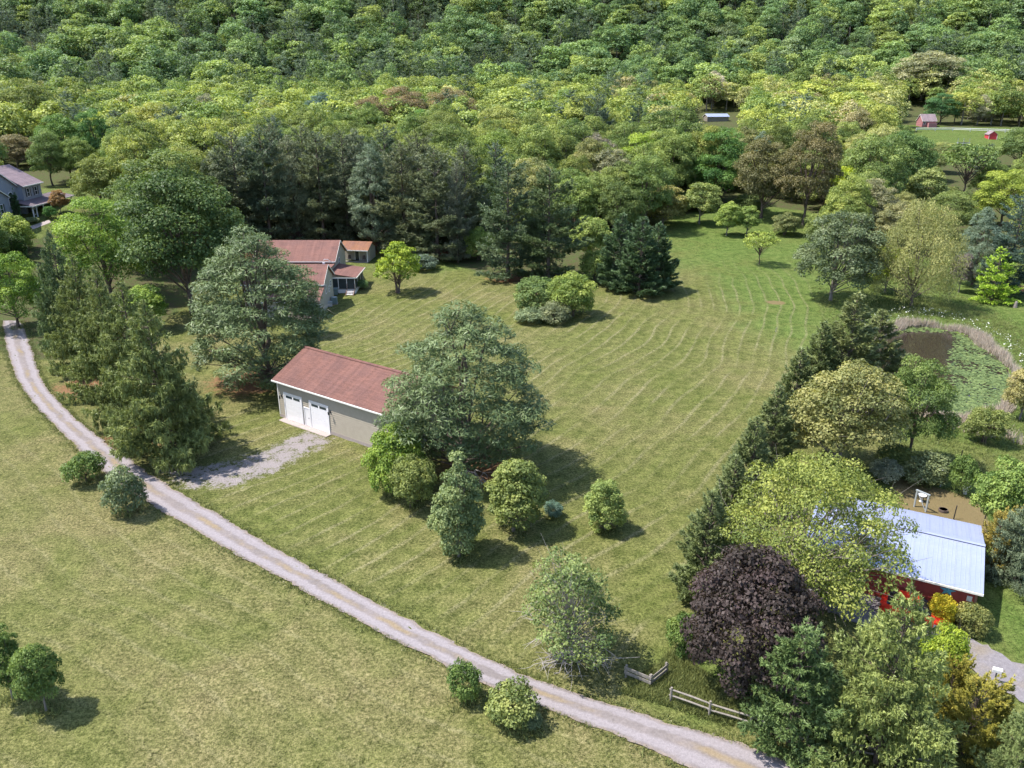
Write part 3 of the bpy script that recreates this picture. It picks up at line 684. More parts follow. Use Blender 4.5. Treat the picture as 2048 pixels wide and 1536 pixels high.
grow('shrub', 'shrub3', 1366, 1302, 1219, 72, MID, 'dense rounded green bush left of the purple maple', SH)
grow('maple_tree', 'purple', 1508, 1388, 1092, 258, PURPLE, 'dark purple-leaved maple behind the split-rail fence')
grow('spruce_tree', 'bluespruce', 1594, 1490, 1250, 210, (.085, .125, .042), 'green spruce with upturned branches at the split-rail fence')
grow('hemlock_tree', 'hemlock', 1788, 1524, 1172, 285, (.15, .18, .055), 'large shaggy yellow-green hemlock in front of the red barn')
grow('broadleaf_tree', 'small2', 1886, 1400, 1248, 96, (.20, .26, .03), 'bright lime tree half behind the shaggy hemlock')
grow('cypress_shrub', 'cypress', 1942, 1512, 1385, 104, GOLD, 'round golden cypress bush beside the gravel drive', SH)
grow('cypress_shrub', 'cypress', 1898, 1440, 1335, 64, GOLD, 'narrow golden cypress half hidden by the shaggy hemlock', SH)
grow('spruce_tree', 'hemlock', 2050, 1592, 1402, 165, (.13, .165, .06), 'olive conifer cut by the lower right corner')
grow('maple_tree', 'airy', 1618, 1225, 884, 390, (.165, .195, .048), 'wide yellow-green tree with open branches spreading over the barn roof')
grow('broadleaf_tree', 'small0', 1668, 1225, 1100, 108, (.18, .24, .045), 'small bright tree under the wide yellow-green one, beside the purple maple')
g = 'row of dark firs along the lawn'
FR = [(1415, 1198, 984, 128), (1462, 1108, 915, 118), (1505, 1020, 838, 118), (1548, 945, 775, 108), (1592, 868, 700, 106), (1636, 815, 645, 100), (1700, 800, 592, 160), (1752, 780, 622, 120)]
nth = ['nearest the purple maple', 'second from the purple maple', 'third from the purple maple', 'fourth from the purple maple', 'fifth from the purple maple', 'sixth from the purple maple', 'tallest, at the far end of the row', 'last, overhanging the pond']
for i, (u, vb, vt, w) in enumerate(FR):
    grow('fir_tree', 'fir%d' % (i % 3), u, vb, vt, w, (.105, .13, .05) if i < 6 else (.12, .14, .055), 'dark fir in the row by the pond, ' + nth[i], 'tree', g)
grow('broadleaf_tree', 'fine0', 1690, 940, 712, 228, (.185, .19, .07), 'wide tan-green tree behind the dark fir row')
grow('broadleaf_tree', 'broad3', 1838, 930, 720, 145, (.10, .145, .04), 'dense dark green tree between the fir row and the lily pads')
grow('broadleaf_tree', 'bush1', 1975, 886, 810, 82, OLIVE, 'small spreading tree alone on the bank below the pond')
grow('broadleaf_tree', 'small1', 2052, 840, 735, 84, TAN, 'pale tan tree cut by the right edge beside the pond')
grow('broadleaf_tree', 'small2', 2012, 1075, 915, 120, (.14, .20, .05), 'leafy green tree right of the garden bed')
grow('spruce_tree', 'hemlock', 2050, 1165, 985, 140, (.12, .15, .09), 'grey-green conifer behind the barn, cut by the right edge')
grow('cypress_shrub', 'cypress', 1992, 1140, 1042, 62, (.24, .20, .05), 'bronze upright evergreen at the barn corner', SH)
grow('shrub', 'shrub1', 1850, 966, 910, 90, (.16, .19, .09), 'mounded grey-green shrub beside the white trellis', SH)
grow('shrub', 'shrub2', 1930, 986, 912, 58, MID, 'leafy upright shrub between the two trellises', SH)
grow('shrub', 'shrub0', 1772, 962, 915, 62, (.22, .24, .17), 'pale flowering shrub at the corner of the garden bed', SH)
grow('shrub', 'shrub3', 1800, 940, 895, 90, OLIVE, 'low olive shrub in the shade above the garden bed', SH)
grow('shrub', 'shrub1', 1882, 1246, 1192, 58, (.42, .36, .03), 'golden yellow shrub under the star on the barn', SH)
grow('shrub', 'shrub3', 1950, 1262, 1206, 74, (.18, .19, .06), 'green mounded shrub at the barn corner by the gravel', SH)
grow('shrub', 'shrub0', 1916, 1245, 1206, 34, (.20, .17, .10), 'small brownish plant between the two barn shrubs', SH)
grow('dogwood_tree', 'dogwood', 795, 586, 478, 96, (.20, .26, .035), 'bright yellow-green dogwood on the lawn right of the house')
grow('shrub', 'shrub0', 723, 578, 557, 26, (.12, .19, .07), 'small leafy garden plant right of the house porch', SH)
grow('shrub', 'bush2', 1148, 632, 546, 104, (.16, .21, .05), 'right bush of the mixed clump below the twin pines', SH)
grow('shrub', 'bush0', 1078, 626, 550, 104, (.12, .17, .055), 'darker bush of the mixed clump below the twin pines', SH)
grow('shrub', 'shrub1', 1108, 646, 606, 70, (.15, .17, .09), 'grey twiggy bush in front of the mixed clump', SH)
grow('shrub', 'shrub3', 1056, 645, 615, 66, (.15, .19, .10), 'low grey-green spreading bush at the foot of the mixed clump', SH)
grow('pine_tree', 'pine2', 1016, 556, 326, 150, PINEB, 'left of the twin pines at the top of the lawn')
grow('pine_tree', 'pine3', 1098, 560, 336, 150, PINE, 'right of the twin pines at the top of the lawn')
grow('pine_tree', 'pine3', 914, 525, 330, 62, (.12, .13, .09), 'thin half-bare pine with pale straight trunk')
g = 'three firs growing as one clump'
for i, (u, vb, vt, w) in enumerate(((1242, 574, 430, 104), (1282, 588, 436, 110), (1314, 580, 448, 92))):
    grow('fir_tree', 'fir%d' % i, u, vb, vt, w, FIR, ['leftmost', 'middle', 'rightmost'][i] + ' of the three dense dark firs clumped at the lawn edge', 'tree', g)
g = 'stand of tall pines behind the house'
PR = [(872, 520, 300, 150), (806, 508, 285, 140), (742, 502, 276, 135), (690, 490, 264, 125), (640, 492, 268, 125), (588, 486, 262, 120), (530, 492, 258, 135), (474, 492, 268, 125), (436, 486, 290, 110),
      (838, 482, 268, 120), (772, 474, 256, 115), (716, 466, 250, 115), (610, 466, 250, 110), (548, 462, 252, 110), (496, 470, 262, 115), (930, 490, 292, 110)]
nm = ['first pine of the front rank, nearest the thin pine', 'second pine of the front rank, above the bright dogwood', 'third pine of the front rank, above the shed', 'fourth pine of the front rank, above the shed roof', 'fifth pine of the front rank, above the house roof', 'sixth pine of the front rank, above the house roof end', 'seventh pine of the front rank, dark trunk showing', 'eighth pine of the front rank, shaded', 'last pine of the front rank, against the dark maple',
      'back rank pine above the dogwood', 'back rank pine above the shed', 'back rank pine behind the shed roof', 'back rank pine above the house', 'back rank pine above the house roof end', 'back rank pine nearest the dark maple', 'back rank pine behind the thin pine']
for i, (u, vb, vt, w) in enumerate(PR):
    grow('pine_tree', 'pine%d' % (3, 2, 0, 2, 3, 1)[i % 6], u, vb, vt, w, [(.105, .125, .066), (.11, .125, .066), (.085, .115, .068), (.098, .118, .068)][i % 4], nm[i], 'tree', g)
grow('shrub', 'shrub2', 845, 540, 508, 60, (.11, .15, .11), 'blue-grey low evergreen at the foot of the pine stand', SH)
grow('broadleaf_tree', 'vase', 1522, 529, 460, 80, (.22, .27, .06), 'single vase-shaped light green tree in the upper lawn')
grow('broadleaf_tree', 'small1', 1456, 471, 403, 56, (.17, .23, .055), 'left of two small trees side by side in the upper lawn')
grow('broadleaf_tree', 'small0', 1496, 470, 410, 52, (.15, .21, .055), 'right of two small trees side by side in the upper lawn')
grow('broadleaf_tree', 'small3', 1328, 452, 368, 98, (.20, .195, .065), 'rounded rusty-green tree behind the three firs')
grow('broadleaf_tree', 'broad5', 1298, 410, 268, 112, (.20, .275, .045), 'bright green open tree behind the rusty-green one')
grow('broadleaf_tree', 'small2', 1402, 448, 362, 80, (.18, .22, .07), 'pale olive tree left of the two small lawn trees')
grow('broadleaf_tree', 'fine1', 1674, 602, 425, 170, (.105, .135, .07), 'wide grey-green tree with thick dark trunk beyond the firs')
grow('broadleaf_tree', 'small0', 1778, 585, 488, 78, (.24, .31, .03), 'narrow bright lime tree between the grey-green tree and the willow')
grow('willow_tree', 'willow', 1842, 612, 395, 190, (.22, .225, .085), 'weeping tan-green willow above the pond')
grow('larch_tree', 'larch', 1994, 602, 496, 98, (.20, .29, .035), 'bright green pyramidal conifer above the pond')
grow('pine_tree', 'pine2', 2030, 590, 388, 120, (.07, .105, .08), 'dark pine at the right edge behind the bright conifer')
grow('pine_tree', 'pine0', 1960, 570, 405, 100, (.095, .13, .085), 'grey-green pine between the willow and the bright conifer')
grow('dead_sapling', 'small2', 1925, 585, 505, 46, (.15, .13, .12), 'grey leafless-looking tree between willow and bright conifer', 'tree')
grow('broadleaf_tree', 'broad1', 1532, 436, 258, 130, (.118, .115, .05), 'left of two bronze-leaved trees at the top of the clearing')
grow('broadleaf_tree', 'broad3', 1618, 452, 248, 130, (.130, .118, .055), 'right of two bronze-leaved trees at the top of the clearing')
grow('broadleaf_tree', 'broad2', 1438, 408, 260, 130, (.085, .16, .04), 'dense deep green tree left of the bronze-leaved trees')
grow('broadleaf_tree', 'small2', 1688, 440, 330, 60, (.25, .31, .03), 'lime green sapling right of the bronze-leaved trees')
grow('broadleaf_tree', 'broad4', 1752, 440, 258, 140, (.14, .19, .06), 'olive green tree above the willow')
grow('broadleaf_tree', 'broad0', 1806, 400, 248, 130, (.085, .14, .045), 'dark green tree behind the olive one, below the far field')
grow('broadleaf_tree', 'fine1', 1735, 480, 360, 110, (.20, .20, .11), 'pale grey-tan tree behind the wide grey-green tree')
grow('broadleaf_tree', 'small3', 1850, 440, 330, 90, (.18, .215, .075), 'yellowish tree right of the olive one')
grow('broadleaf_tree', 'vase', 1935, 400, 280, 120, (.115, .165, .05), 'spreading dark-stemmed tree below the far lawn')
grow('larch_tree', 'larch', 1936, 420, 376, 44, (.12, .17, .05), 'small dark conifer on the bare slope below the far lawn')
grow('broadleaf_tree', 'broad5', 2012, 455, 342, 118, (.21, .26, .05), 'rounded lime tree near the right edge below the far lawn')
grow('broadleaf_tree', 'broad1', 2050, 340, 240, 110, (.12, .17, .06), 'green tree at the right edge beside the small red shed')
grow('pine_tree', 'pine3', 1972, 360, 288, 50, (.06, .085, .06), 'dark slim pine below the small red shed')
# bare dead branches of the shaggy tree and under the massive pine
def bare_branches(name, p, n, L, label, seed, up=.2, arc=6.28, a0=0, z0=.4):
    r = np.random.default_rng(seed); mb = MB()
    for _ in range(n):
        a = a0 + r.uniform(-.5, .5) * arc; l = L * r.uniform(.6, 1.1); e = np.array([math.cos(a) * l, math.sin(a) * l, z0 + l * r.uniform(-.15, up)])
        P = limb(mb, (0, 0, z0 + r.uniform(0, .5)), e, .045, .012, r, .25, 6, 5)
        for _ in range(6):
            s = np.array(P[r.integers(2, 6)]); limb(mb, s, s + r.normal(0, .3 * L * .7, 3) * [1, 1, .6] + [math.cos(a) * .3, math.sin(a) * .3, 0], .02, .006, r, .2, 4, 4)
    o = mb.build(name, M['dead']); o.location = p; tag(o, label, 'branches'); return o
p = spot(1135, 1308)
bare_branches('dead_branches', (p[0] + .2, p[1] - .5, p[2]), 16, 2.4, 'dead grey branches sprawling out at the foot of the shaggy tree', 3, .1, 3.6, -1.4)
bare_branches('dead_branches', (p[0], p[1] - .2, p[2] + 1.2), 14, 3.2, 'bare grey twigs sticking out sideways from the shaggy tree', 4, .45)
p = spot(950, 960)
bare_branches('dead_branches', (p[0], p[1], p[2] + .3), 9, 2.2, 'pale dead lower branches showing under the massive pine', 6, .5, 1.6, -1.57)
p = spot(612, 665)
bare_branches('dead_branches', (p[0], p[1], p[2] + 1.0), 18, 4.0, 'leafless grey branches beside the house corner', 7, .7)
p = spot(335, 905)
bare_branches('dead_branches', (p[0], p[1], p[2] + 5.0), 14, 2.6, 'bare pale branches showing in the nearest drooping spruce', 8, .35, 3, -1.57)

# ------------------------------------------------------------------ trees of the wood that can still be told apart
W_ = [  # proto, u, v of foot, v of top, width, colour, label
 ('broad4', 322, 345, 196, 160, (.235, .255, .075), 'broad pale yellow-green tree behind the big dark maple'),
 ('broad1', 478, 305, 210, 110, (.27, .29, .05), 'rounded bright yellow tree behind the pine stand'),
 ('pine1', 645, 300, 180, 135, (.06, .105, .08), 'large dark blue-green pine rising behind the pine stand'),
 ('pine0', 506, 280, 198, 60, (.09, .12, .09), 'grey pine beside the bright yellow tree'),
 ('fine0', 418, 290, 184, 75, (.22, .225, .15), 'pale greyish tree between two yellow-green trees'),
 ('broad2', 742, 315, 196, 90, (.17, .135, .075), 'russet tree left of the long bronze crowns'),
 ('broad3', 812, 300, 176, 120, (.185, .15, .085), 'pinkish bronze tree, middle of the russet group'),
 ('broad1', 892, 290, 166, 130, (.19, .16, .085), 'wide bronze crown furthest back in the russet group'),
 ('broad5', 848, 320, 222, 90, (.10, .20, .045), 'round deep green tree in front of the bronze crowns'),
 ('broad5', 95, 372, 262, 80, (.11, .16, .05), 'dark leafy tree directly behind the blue-grey house'),
 ('broad1', 160, 371, 265, 80, (.13, .18, .05), 'green tree at the back of the lawn beside the blue-grey house'),
 ('broad4', 240, 376, 250, 80, (.10, .16, .045), 'deep green tree behind the small olive conifer'),
 ('broad0', 130, 360, 215, 110, (.10, .17, .045), 'dark green tree behind the blue-grey house roof'),
 ('broad3', 60, 300, 160, 130, (.15, .185, .06), 'olive tree above the blue-grey house'),
 ('broad2', 190, 358, 222, 80, (.085, .165, .05), 'upright deep green tree beside the broad pale one'),
 ('fine1', 30, 335, 270, 100, (.17, .15, .08), 'rusty tree just above the blue-grey house roof'),
 ('pine2', 25, 300, 225, 70, (.08, .11, .085), 'grey pine at the left edge above the house'),
 ('spruce1', 222, 385, 316, 60, (.11, .14, .04), 'small olive conifer on the lawn right of the blue-grey house'),
 ('fine0', 1430, 214, 140, 60, (.36, .33, .27), 'tree white with blossom in the valley wood'),
 ('fine1', 1330, 290, 208, 70, (.30, .29, .20), 'pale blossoming tree above the bright open tree'),
 ('pine2', 1275, 330, 212, 60, (.05, .085, .055), 'slim very dark conifer left of the blossoming tree'),
 ('pine0', 1728, 215, 150, 55, (.055, .09, .065), 'dark pine between pale trees above the far house'),
 ('fine0', 1780, 215, 158, 45, (.34, .30, .24), 'whitish tree beside the dark pine'),
 ('broad2', 1885, 248, 188, 70, (.06, .13, .05), 'dark green tree beside the far red-roofed house'),
 ('fine1', 1960, 250, 190, 50, (.34, .33, .22), 'creamy flowering tree above the far fence'),
 ('fine0', 1850, 200, 100, 160, (.25, .255, .15), 'very wide pale sage tree above the far house'),
 ('broad3', 1655, 280, 215, 90, (.14, .19, .04), 'dark-limbed yellow-green tree above the far field edge'),
 ('fine1', 1215, 430, 300, 110, (.19, .195, .115), 'greyish thin-leaved tree behind the right twin pine'),
 ('fine0', 1190, 400, 262, 100, (.19, .175, .14), 'grey twiggy tree behind the twin pines'),
 ('broad4', 1090, 400, 240, 120, (.20, .245, .07), 'light green tree above the twin pines'),
 ('broad0', 985, 400, 250, 120, (.165, .225, .055), 'fresh green tree between the twin pines and the pine stand'),
 ('broad1', 1000, 340, 200, 130, (.23, .255, .08), 'pale yellow-green tree further behind the twin pines'),
 ('broad2', 1175, 330, 190, 130, (.215, .255, .07), 'large light green tree in the middle of the wood'),
 ('small2', 1180, 530, 430, 90, (.17, .22, .06), 'light green young tree between twin pines and the three firs'),
 ('broad3', 1880, 345, 285, 70, (.19, .215, .08), 'tan-green tree just below the far lawn'),
 ('fine1', 1845, 360, 285, 90, (.20, .22, .09), 'pale tree at the left end of the far lawn'),
 ('broad2', 1900, 470, 385, 100, (.15, .19, .06), 'olive tree on the slope behind the willow'),
 ('fine0', 1800, 500, 400, 110, (.21, .21, .10), 'tan tree behind the left half of the willow'),
 ('broad1', 1985, 400, 320, 80, (.12, .17, .05), 'deep green tree below the small red shed'),
 ('broad4', 2040, 420, 335, 80, (.16, .20, .06), 'green tree at the right edge above the rounded lime tree'),
 ('bush1', 1900, 400, 372, 50, (.17, .20, .07), 'low thicket on the bare slope below the far lawn'),
 ('bush0', 1960, 450, 415, 60, (.14, .19, .06), 'rounded thicket above the grey-green pine'),
 ('bush2', 1570, 470, 425, 60, (.13, .15, .06), 'dark thicket at the foot of the bronze-leaved trees'),
 ('bush1', 1640, 480, 420, 60, (.16, .20, .06), 'green thicket at the top corner of the clearing'),
 ('bush0', 1500, 420, 385, 70, (.11, .15, .05), 'shaded thicket under the left bronze-leaved tree'),
 ('bush2', 1380, 420, 380, 80, (.16, .20, .06), 'light thicket behind the pale olive tree'),
 ('bush0', 1720, 560, 500, 70, (.12, .16, .05), 'dark thicket behind the wide grey-green tree'),
 ('bush1', 1240, 450, 400, 80, (.19, .20, .10), 'greyish thicket behind the dark rail fence'),
 ('broad0', 1150, 480, 340, 120, (.16, .215, .06), 'green tree behind the right twin pine'),
 ('bush2', 955, 520, 455, 70, (.15, .21, .05), 'leafy thicket left of the twin pines'),
 ('shrub0', 1190, 560, 490, 70, (.18, .23, .06), 'yellow-green thicket left of the three firs'),
 ('small0', 1010, 470, 380, 90, (.15, .22, .05), 'leafy young tree behind the left twin pine'),
]
for pr, u, vb, vt, w, c, lb in W_:
    nm_ = 'pine_tree' if pr.startswith('pine') else 'spruce_tree' if pr.startswith('spruce') else 'thicket' if pr.startswith(('shrub', 'bush')) else 'broadleaf_tree'
    grow(nm_, pr, u, vb, vt, w, c, lb, 'tree' if nm_ != 'thicket' else SH)

# ------------------------------------------------------------------ the wood
KEEP = [  # what the crowns must not hide, as seen in the photograph
 [(1180, 640), (1380, 560), (1370, 440), (1440, 400), (1530, 405), (1640, 440), (1640, 640), (1560, 760), (1180, 760)],
 [(1800, 250), (2048, 254), (2048, 300), (1890, 330), (1860, 330), (1820, 300)], [(1822, 218), (1885, 218), (1885, 260), (1822, 260)],
 [(0, 325), (95, 325), (150, 370), (200, 362), (250, 378), (200, 405), (120, 430), (90, 470), (0, 470)],
 [(1400, 222), (1435, 222), (1468, 222), (1468, 243), (1435, 243), (1400, 243)],
 [(1720, 640), (2048, 600), (2048, 1536), (1300, 1536), (1350, 1000)], [(0, 640), (560, 640), (640, 460), (760, 470), (1200, 640), (1200, 1536), (0, 1536)],
 [(1870, 340), (1990, 400), (1990, 450), (1900, 430)]]
KEEP = [np.array(k, float) for k in KEEP]
def vnoise(x, y, s, ph): return (np.sin(x / s + ph) * np.cos(y / (s * .8) - ph * 1.7) + np.sin((x + y) / (s * .63) + ph * 2.3) * .7 + np.sin((x - y * .7) / (s * .31) + ph) * .45) / 2.15
rf = np.random.default_rng(77)
pts = []
yy = 135.0
while yy < 760:
    sp = 8.4 if yy < 260 else 9.6
    half = yy * .70 + 45
    for xx in np.arange(-half, half, sp):
        pts.append((xx + rf.uniform(-.42, .42) * sp, yy + rf.uniform(-.42, .42) * sp))
    yy += sp
pts = np.array(pts); PZ = ground(pts[:, 0], pts[:, 1])
# far enough from the lawns, the clearings and the trees already planted
taken = np.array([o.location[:2] for o in col.objects if o.type == 'EMPTY'])
dmin = np.min(np.hypot(pts[:, None, 0] - taken[None, :, 0], pts[:, None, 1] - taken[None, :, 1]), axis=1)
sdl = poly_sd(pts[:, 0], pts[:, 1], LAWN); sdf = poly_sd(pts[:, 0], pts[:, 1], FIELD); sdy = poly_sd(pts[:, 0], pts[:, 1], YARD)
ok = (sdl > 4) & (sdf > 3) & (sdy > 4) & (dmin > 4.6)
ok &= rf.uniform(0, 1, len(pts)) > np.where(pts[:, 1] > 470, .10, .0)
ok &= ~((pts[:, 1] < 172) & (pts[:, 0] > -62) & (pts[:, 0] < 80))
ok &= ~((pts[:, 0] > 40) & (pts[:, 1] < 150)) & ~((np.abs(pts[:, 0] + 40) < 18) & (pts[:, 1] < 185))
pts, PZ = pts[ok], PZ[ok]
hill = pts[:, 1] > 470 + 20 * np.sin(pts[:, 0] / 120)
hh = np.where(hill, rf.uniform(11, 27, len(pts)), rf.uniform(10, 22, len(pts))); ww = hh * rf.uniform(.6, .9, len(pts)) * np.where(rf.uniform(0, 1, len(pts)) < .2, 1.25, 1.0)
n1 = vnoise(pts[:, 0], pts[:, 1], 42, .3); n2 = vnoise(pts[:, 0], pts[:, 1], 23, 1.9); n3 = rf.normal(0, 1, len(pts))
isp = np.where(hill, n2 + .5 * n3 > np.where(pts[:, 0] < -40, .25, .6), n2 + .6 * n3 > 1.25)
PAL = np.array([(.205, .235, .06), (.175, .21, .058), (.14, .18, .052), (.105, .15, .045), (.23, .24, .095), (.19, .20, .085), (.235, .255, .06), (.20, .185, .095)])
PALH = np.array([(.135, .185, .062), (.11, .165, .062), (.088, .14, .06), (.165, .21, .066), (.125, .165, .085), (.165, .185, .09)])
cname = ['yellow-green', 'fresh green', 'mid green', 'deep green', 'pale green', 'olive', 'bright yellow-green', 'tan-green']
ci = np.clip(((n1 + .55 * n3) * 1.3 + 2.6).astype(int), 0, 7); chi = np.clip(((n1 + .7 * n3) * 1.5 + 2.4).astype(int), 0, 5)
ci = np.where((pts[:, 0] > 60) & (rf.uniform(0, 1, len(pts)) < .45), rf.choice([4, 5, 7, 4, 0], len(pts)), ci)
colr = np.where(hill[:, None], PALH[chi], PAL[ci]) * rf.uniform(.72, 1.25, (len(pts), 1))
colr = np.where(isp[:, None], np.array((.085, .115, .078)) * rf.uniform(.8, 1.2, (len(pts), 1)), colr)
wood = []
for i in range(len(pts)):
    x, y, z = pts[i, 0], pts[i, 1], PZ[i]
    u0, v0, dep = view(x, y, z); u1, v1, _ = view(x, y, z + hh[i]); hw = ww[i] / 2 / dep * FPX
    if u0 < -60 or u0 > 2110:
        if y > 520 or abs(u0 - 1024) > 1500: continue
        wood.append((1e9, i, False)); continue
    bad = False
    qx = np.array([u0 - hw * .8, u0, u0 + hw * .8, u0, u0 - hw * .7, u0 + hw * .7, u1]); qy = np.array([(v0 + v1) / 2, (v0 + v1) / 2, (v0 + v1) / 2, v0, v0 - 2, v0 - 2, v1])
    for k in KEEP:
        if (poly_sd(qx, qy, k) < 0).any() or (len(k) < 7 and (((k[:, 0] - u0) / (hw * 1.05)) ** 2 + ((k[:, 1] - (v0 + v1) / 2) / ((v0 - v1) * .5)) ** 2 < 1).any()): bad = True; break
    if bad: continue
    wood.append((y, i, True))
wood.sort(); single = [w for w in wood if w[2]][:290]; ssel = set(w[1] for w in single)
names = {}
zone_of = lambda x: 'beyond the grey house' if x < -75 else 'right of the clearing' if x > 75 else 'behind the pine stand' if x < -5 else 'above the lawn'
for _, i, _ in single:
    x, y = pts[i]
    rank = 'at the wood edge' if y < 215 else 'amid the wood' if y < 260 else 'deep in the wood'
    big_ = 'tall' if hh[i] > 16.5 else 'low' if hh[i] < 13 else 'middling'
    names.setdefault(f"{big_} {'grey-green pine' if isp[i] else cname[ci[i]] + ' tree'} {rank} {zone_of(x)}", []).append(i)
nth_ = ['first', 'second', 'third', 'fourth', 'fifth', 'sixth', 'seventh', 'eighth', 'ninth', 'tenth', 'eleventh', 'twelfth', 'thirteenth', 'fourteenth', 'fifteenth', 'sixteenth', 'seventeenth', 'eighteenth', 'nineteenth', 'twentieth']
for lab, mem in names.items():
    mem.sort(key=lambda i: pts[i, 0] / pts[i, 1])
    for j, i in enumerate(mem):
        x, y, z = pts[i, 0], pts[i, 1], PZ[i]
        lb = lab if len(mem) == 1 else f'{lab}, {nth_[min(j, 19)]} from left'
        if isp[i]: plant('pine_tree', 'pine%d' % (i % 4), (x, y, z), hh[i] * 1.15, ww[i] * .85, tuple(colr[i]), lb, 'tree', 'pines of the wood ' + zone_of(x))
        else: plant('broadleaf_tree', ['broad%d' % (i % 6), 'broad%d' % (i % 6), 'fine%d' % (i % 2)][i % 3], (x, y, z), hh[i], ww[i], tuple(colr[i]), lb, 'tree', 'trees of the wood ' + zone_of(x))

# the far wood and the wooded mountain: one mass
protos = bpy.data.collections.new('tree_kinds')
def far_proto(name, args, con=False):
    if con: crown, trunk, H, R = conifer(**args)
    else: crown, trunk, H, R = broadleaf(**args)
    crown.materials.clear(); crown.materials.append(M['leaf_far'])
    o = bpy.data.objects.new(name, crown)
    import bmesh
    bm = bmesh.new(); bm.from_mesh(crown)
    n0 = len(bm.faces); s = MB().tube([(0, 0, -.3), (0, 0, H * .3), (0, 0, H * .6)], [H * .018, H * .013, H * .006], 5, cap=False)
    vs = [bm.verts.new(v) for v in s.v]
    for f in s.f: fc = bm.faces.new([vs[k] for k in f]); fc.material_index = 1
    bm.to_mesh(crown); bm.free(); crown.materials.append(M['bark_grey']); protos.objects.link(o)
for k in range(4): far_proto('wood_kind_a%d' % k, dict(seed=200 + k, H=15, R=5.2, cb=.10, nc=24, rc=2.1, leaf=.60, per=105, flat=.75, inner=.45, limbs=0))
for k in range(2): far_proto('wood_kind_b%d' % k, dict(seed=220 + k, H=17, R=4.2, cb=.08, step=1.2, nb=5, prof=pine_prof, rise=(-.02, .6), tip=.2, L=.95, W=.26, n=4, den=1.5, plate=.4, vary=.35, thick=.2), True)
rest = [w[1] for w in wood if w[1] not in ssel]
me = bpy.data.meshes.new('far_wood'); me.vertices.add(len(rest)); me.vertices.foreach_set('co', np.stack([pts[rest, 0], pts[rest, 1], PZ[rest] - .1], -1).astype(np.float32).ravel())
a = me.attributes.new('tree_colour', 'FLOAT_COLOR', 'POINT'); a.data.foreach_set('color', np.c_[colr[rest], np.ones(len(rest))].astype(np.float32).ravel())
a = me.attributes.new('tree_scale', 'FLOAT_VECTOR', 'POINT'); a.data.foreach_set('vector', np.stack([ww[rest] / 10.0, ww[rest] / 10.0, hh[rest] / 15.0], -1).astype(np.float32).ravel())
a = me.attributes.new('tree_turn', 'FLOAT_VECTOR', 'POINT'); a.data.foreach_set('vector', np.stack([np.zeros(len(rest)), np.zeros(len(rest)), rf.uniform(0, 6.28, len(rest))], -1).astype(np.float32).ravel())
a = me.attributes.new('tree_kind', 'INT', 'POINT'); a.data.foreach_set('value', np.where(isp[rest], 4 + rf.integers(0, 2, len(rest)), rf.integers(0, 4, len(rest))).astype(np.int32))
fw = tag(link('forest', me), 'wooded mountainside and far valley wood, green mixed trees', 'forest', kind='stuff')
ng = bpy.data.node_groups.new('forest_nodes', 'GeometryNodeTree')
ng.interface.new_socket('Geometry', in_out='INPUT', socket_type='NodeSocketGeometry'); ng.interface.new_socket('Geometry', in_out='OUTPUT', socket_type='NodeSocketGeometry')
gi = ng.nodes.new('NodeGroupInput'); go = ng.nodes.new('NodeGroupOutput'); ip = ng.nodes.new('GeometryNodeInstanceOnPoints'); cinf = ng.nodes.new('GeometryNodeCollectionInfo')
cinf.inputs['Collection'].default_value = protos; cinf.inputs['Separate Children'].default_value = True; cinf.inputs['Reset Children'].default_value = True
def nattr(nm, t):
    n = ng.nodes.new('GeometryNodeInputNamedAttribute'); n.data_type = t; n.inputs['Name'].default_value = nm; return n.outputs['Attribute']
m2p = ng.nodes.new('GeometryNodeMeshToPoints')
ng.links.new(gi.outputs[0], m2p.inputs[0]); ng.links.new(m2p.outputs[0], ip.inputs['Points']); ng.links.new(cinf.outputs[0], ip.inputs['Instance'])
ip.inputs['Pick Instance'].default_value = True
ng.links.new(nattr('tree_kind', 'INT'), ip.inputs['Instance Index']); ng.links.new(nattr('tree_turn', 'FLOAT_VECTOR'), ip.inputs['Rotation']); ng.links.new(nattr('tree_scale', 'FLOAT_VECTOR'), ip.inputs['Scale'])
ng.links.new(ip.outputs[0], go.inputs[0])
md = fw.modifiers.new('forest', 'NODES'); md.node_group = ng
print('WOOD', len(single), len(rest), COUNT)

# ------------------------------------------------------------------ garage
def roof_slope(root, quad, mat, t=.16, name='roof_slope'): return MB().slab(quad, t).build(name, mat, root)
def window(root, x, y, z, w, h, face, frame='white', shutters=None, muntin=True, name='window'):
    """a framed window; face: 'x' looks along +x, '-y' looks along -y; x,y,z its lower middle on the wall"""
    def bx(mb, a0, a1, d0, d1, z0, z1):
        if face == '-y': mb.box(x + a0, x + a1, y - d1, y - d0, z + z0, z + z1)
        else: mb.box(x + d0, x + d1, y + a0, y + a1, z + z0, z + z1)
    f = MB(); t = .1
    bx(f, -w / 2 - t, -w / 2, -.02, .07, -t, h + t); bx(f, w / 2, w / 2 + t, -.02, .07, -t, h + t); bx(f, -w / 2, w / 2, -.02, .068, h, h + t); bx(f, -w / 2, w / 2, -.02, .09, -t, 0)
    if muntin: bx(f, -w / 2, w / 2, -.02, .05, h / 2 - .03, h / 2 + .03)
    wf = f.build(name, M[frame], root); p = MB(); bx(p, -w / 2 + .002, w / 2 - .002, -.03, .03, .002, h - .002); p.build('pane', M['glass'], wf)
    if shutters:
        for s in (-1, 1):
            q = MB(); c = s * (w / 2 + t + .24); bx(q, c - .2, c + .2, -.02, .06, -t, h + t); q.build('shutter', M[shutters], wf)
    return wf
GR = R_(-35.5); g0 = (-25.9, 80.5); gzz = gz(*g0)
gar = empty('garage', (g0[0], g0[1], gzz), GR); tag(gar, 'long tan garage with maroon roof and two white overhead doors', 'garage')
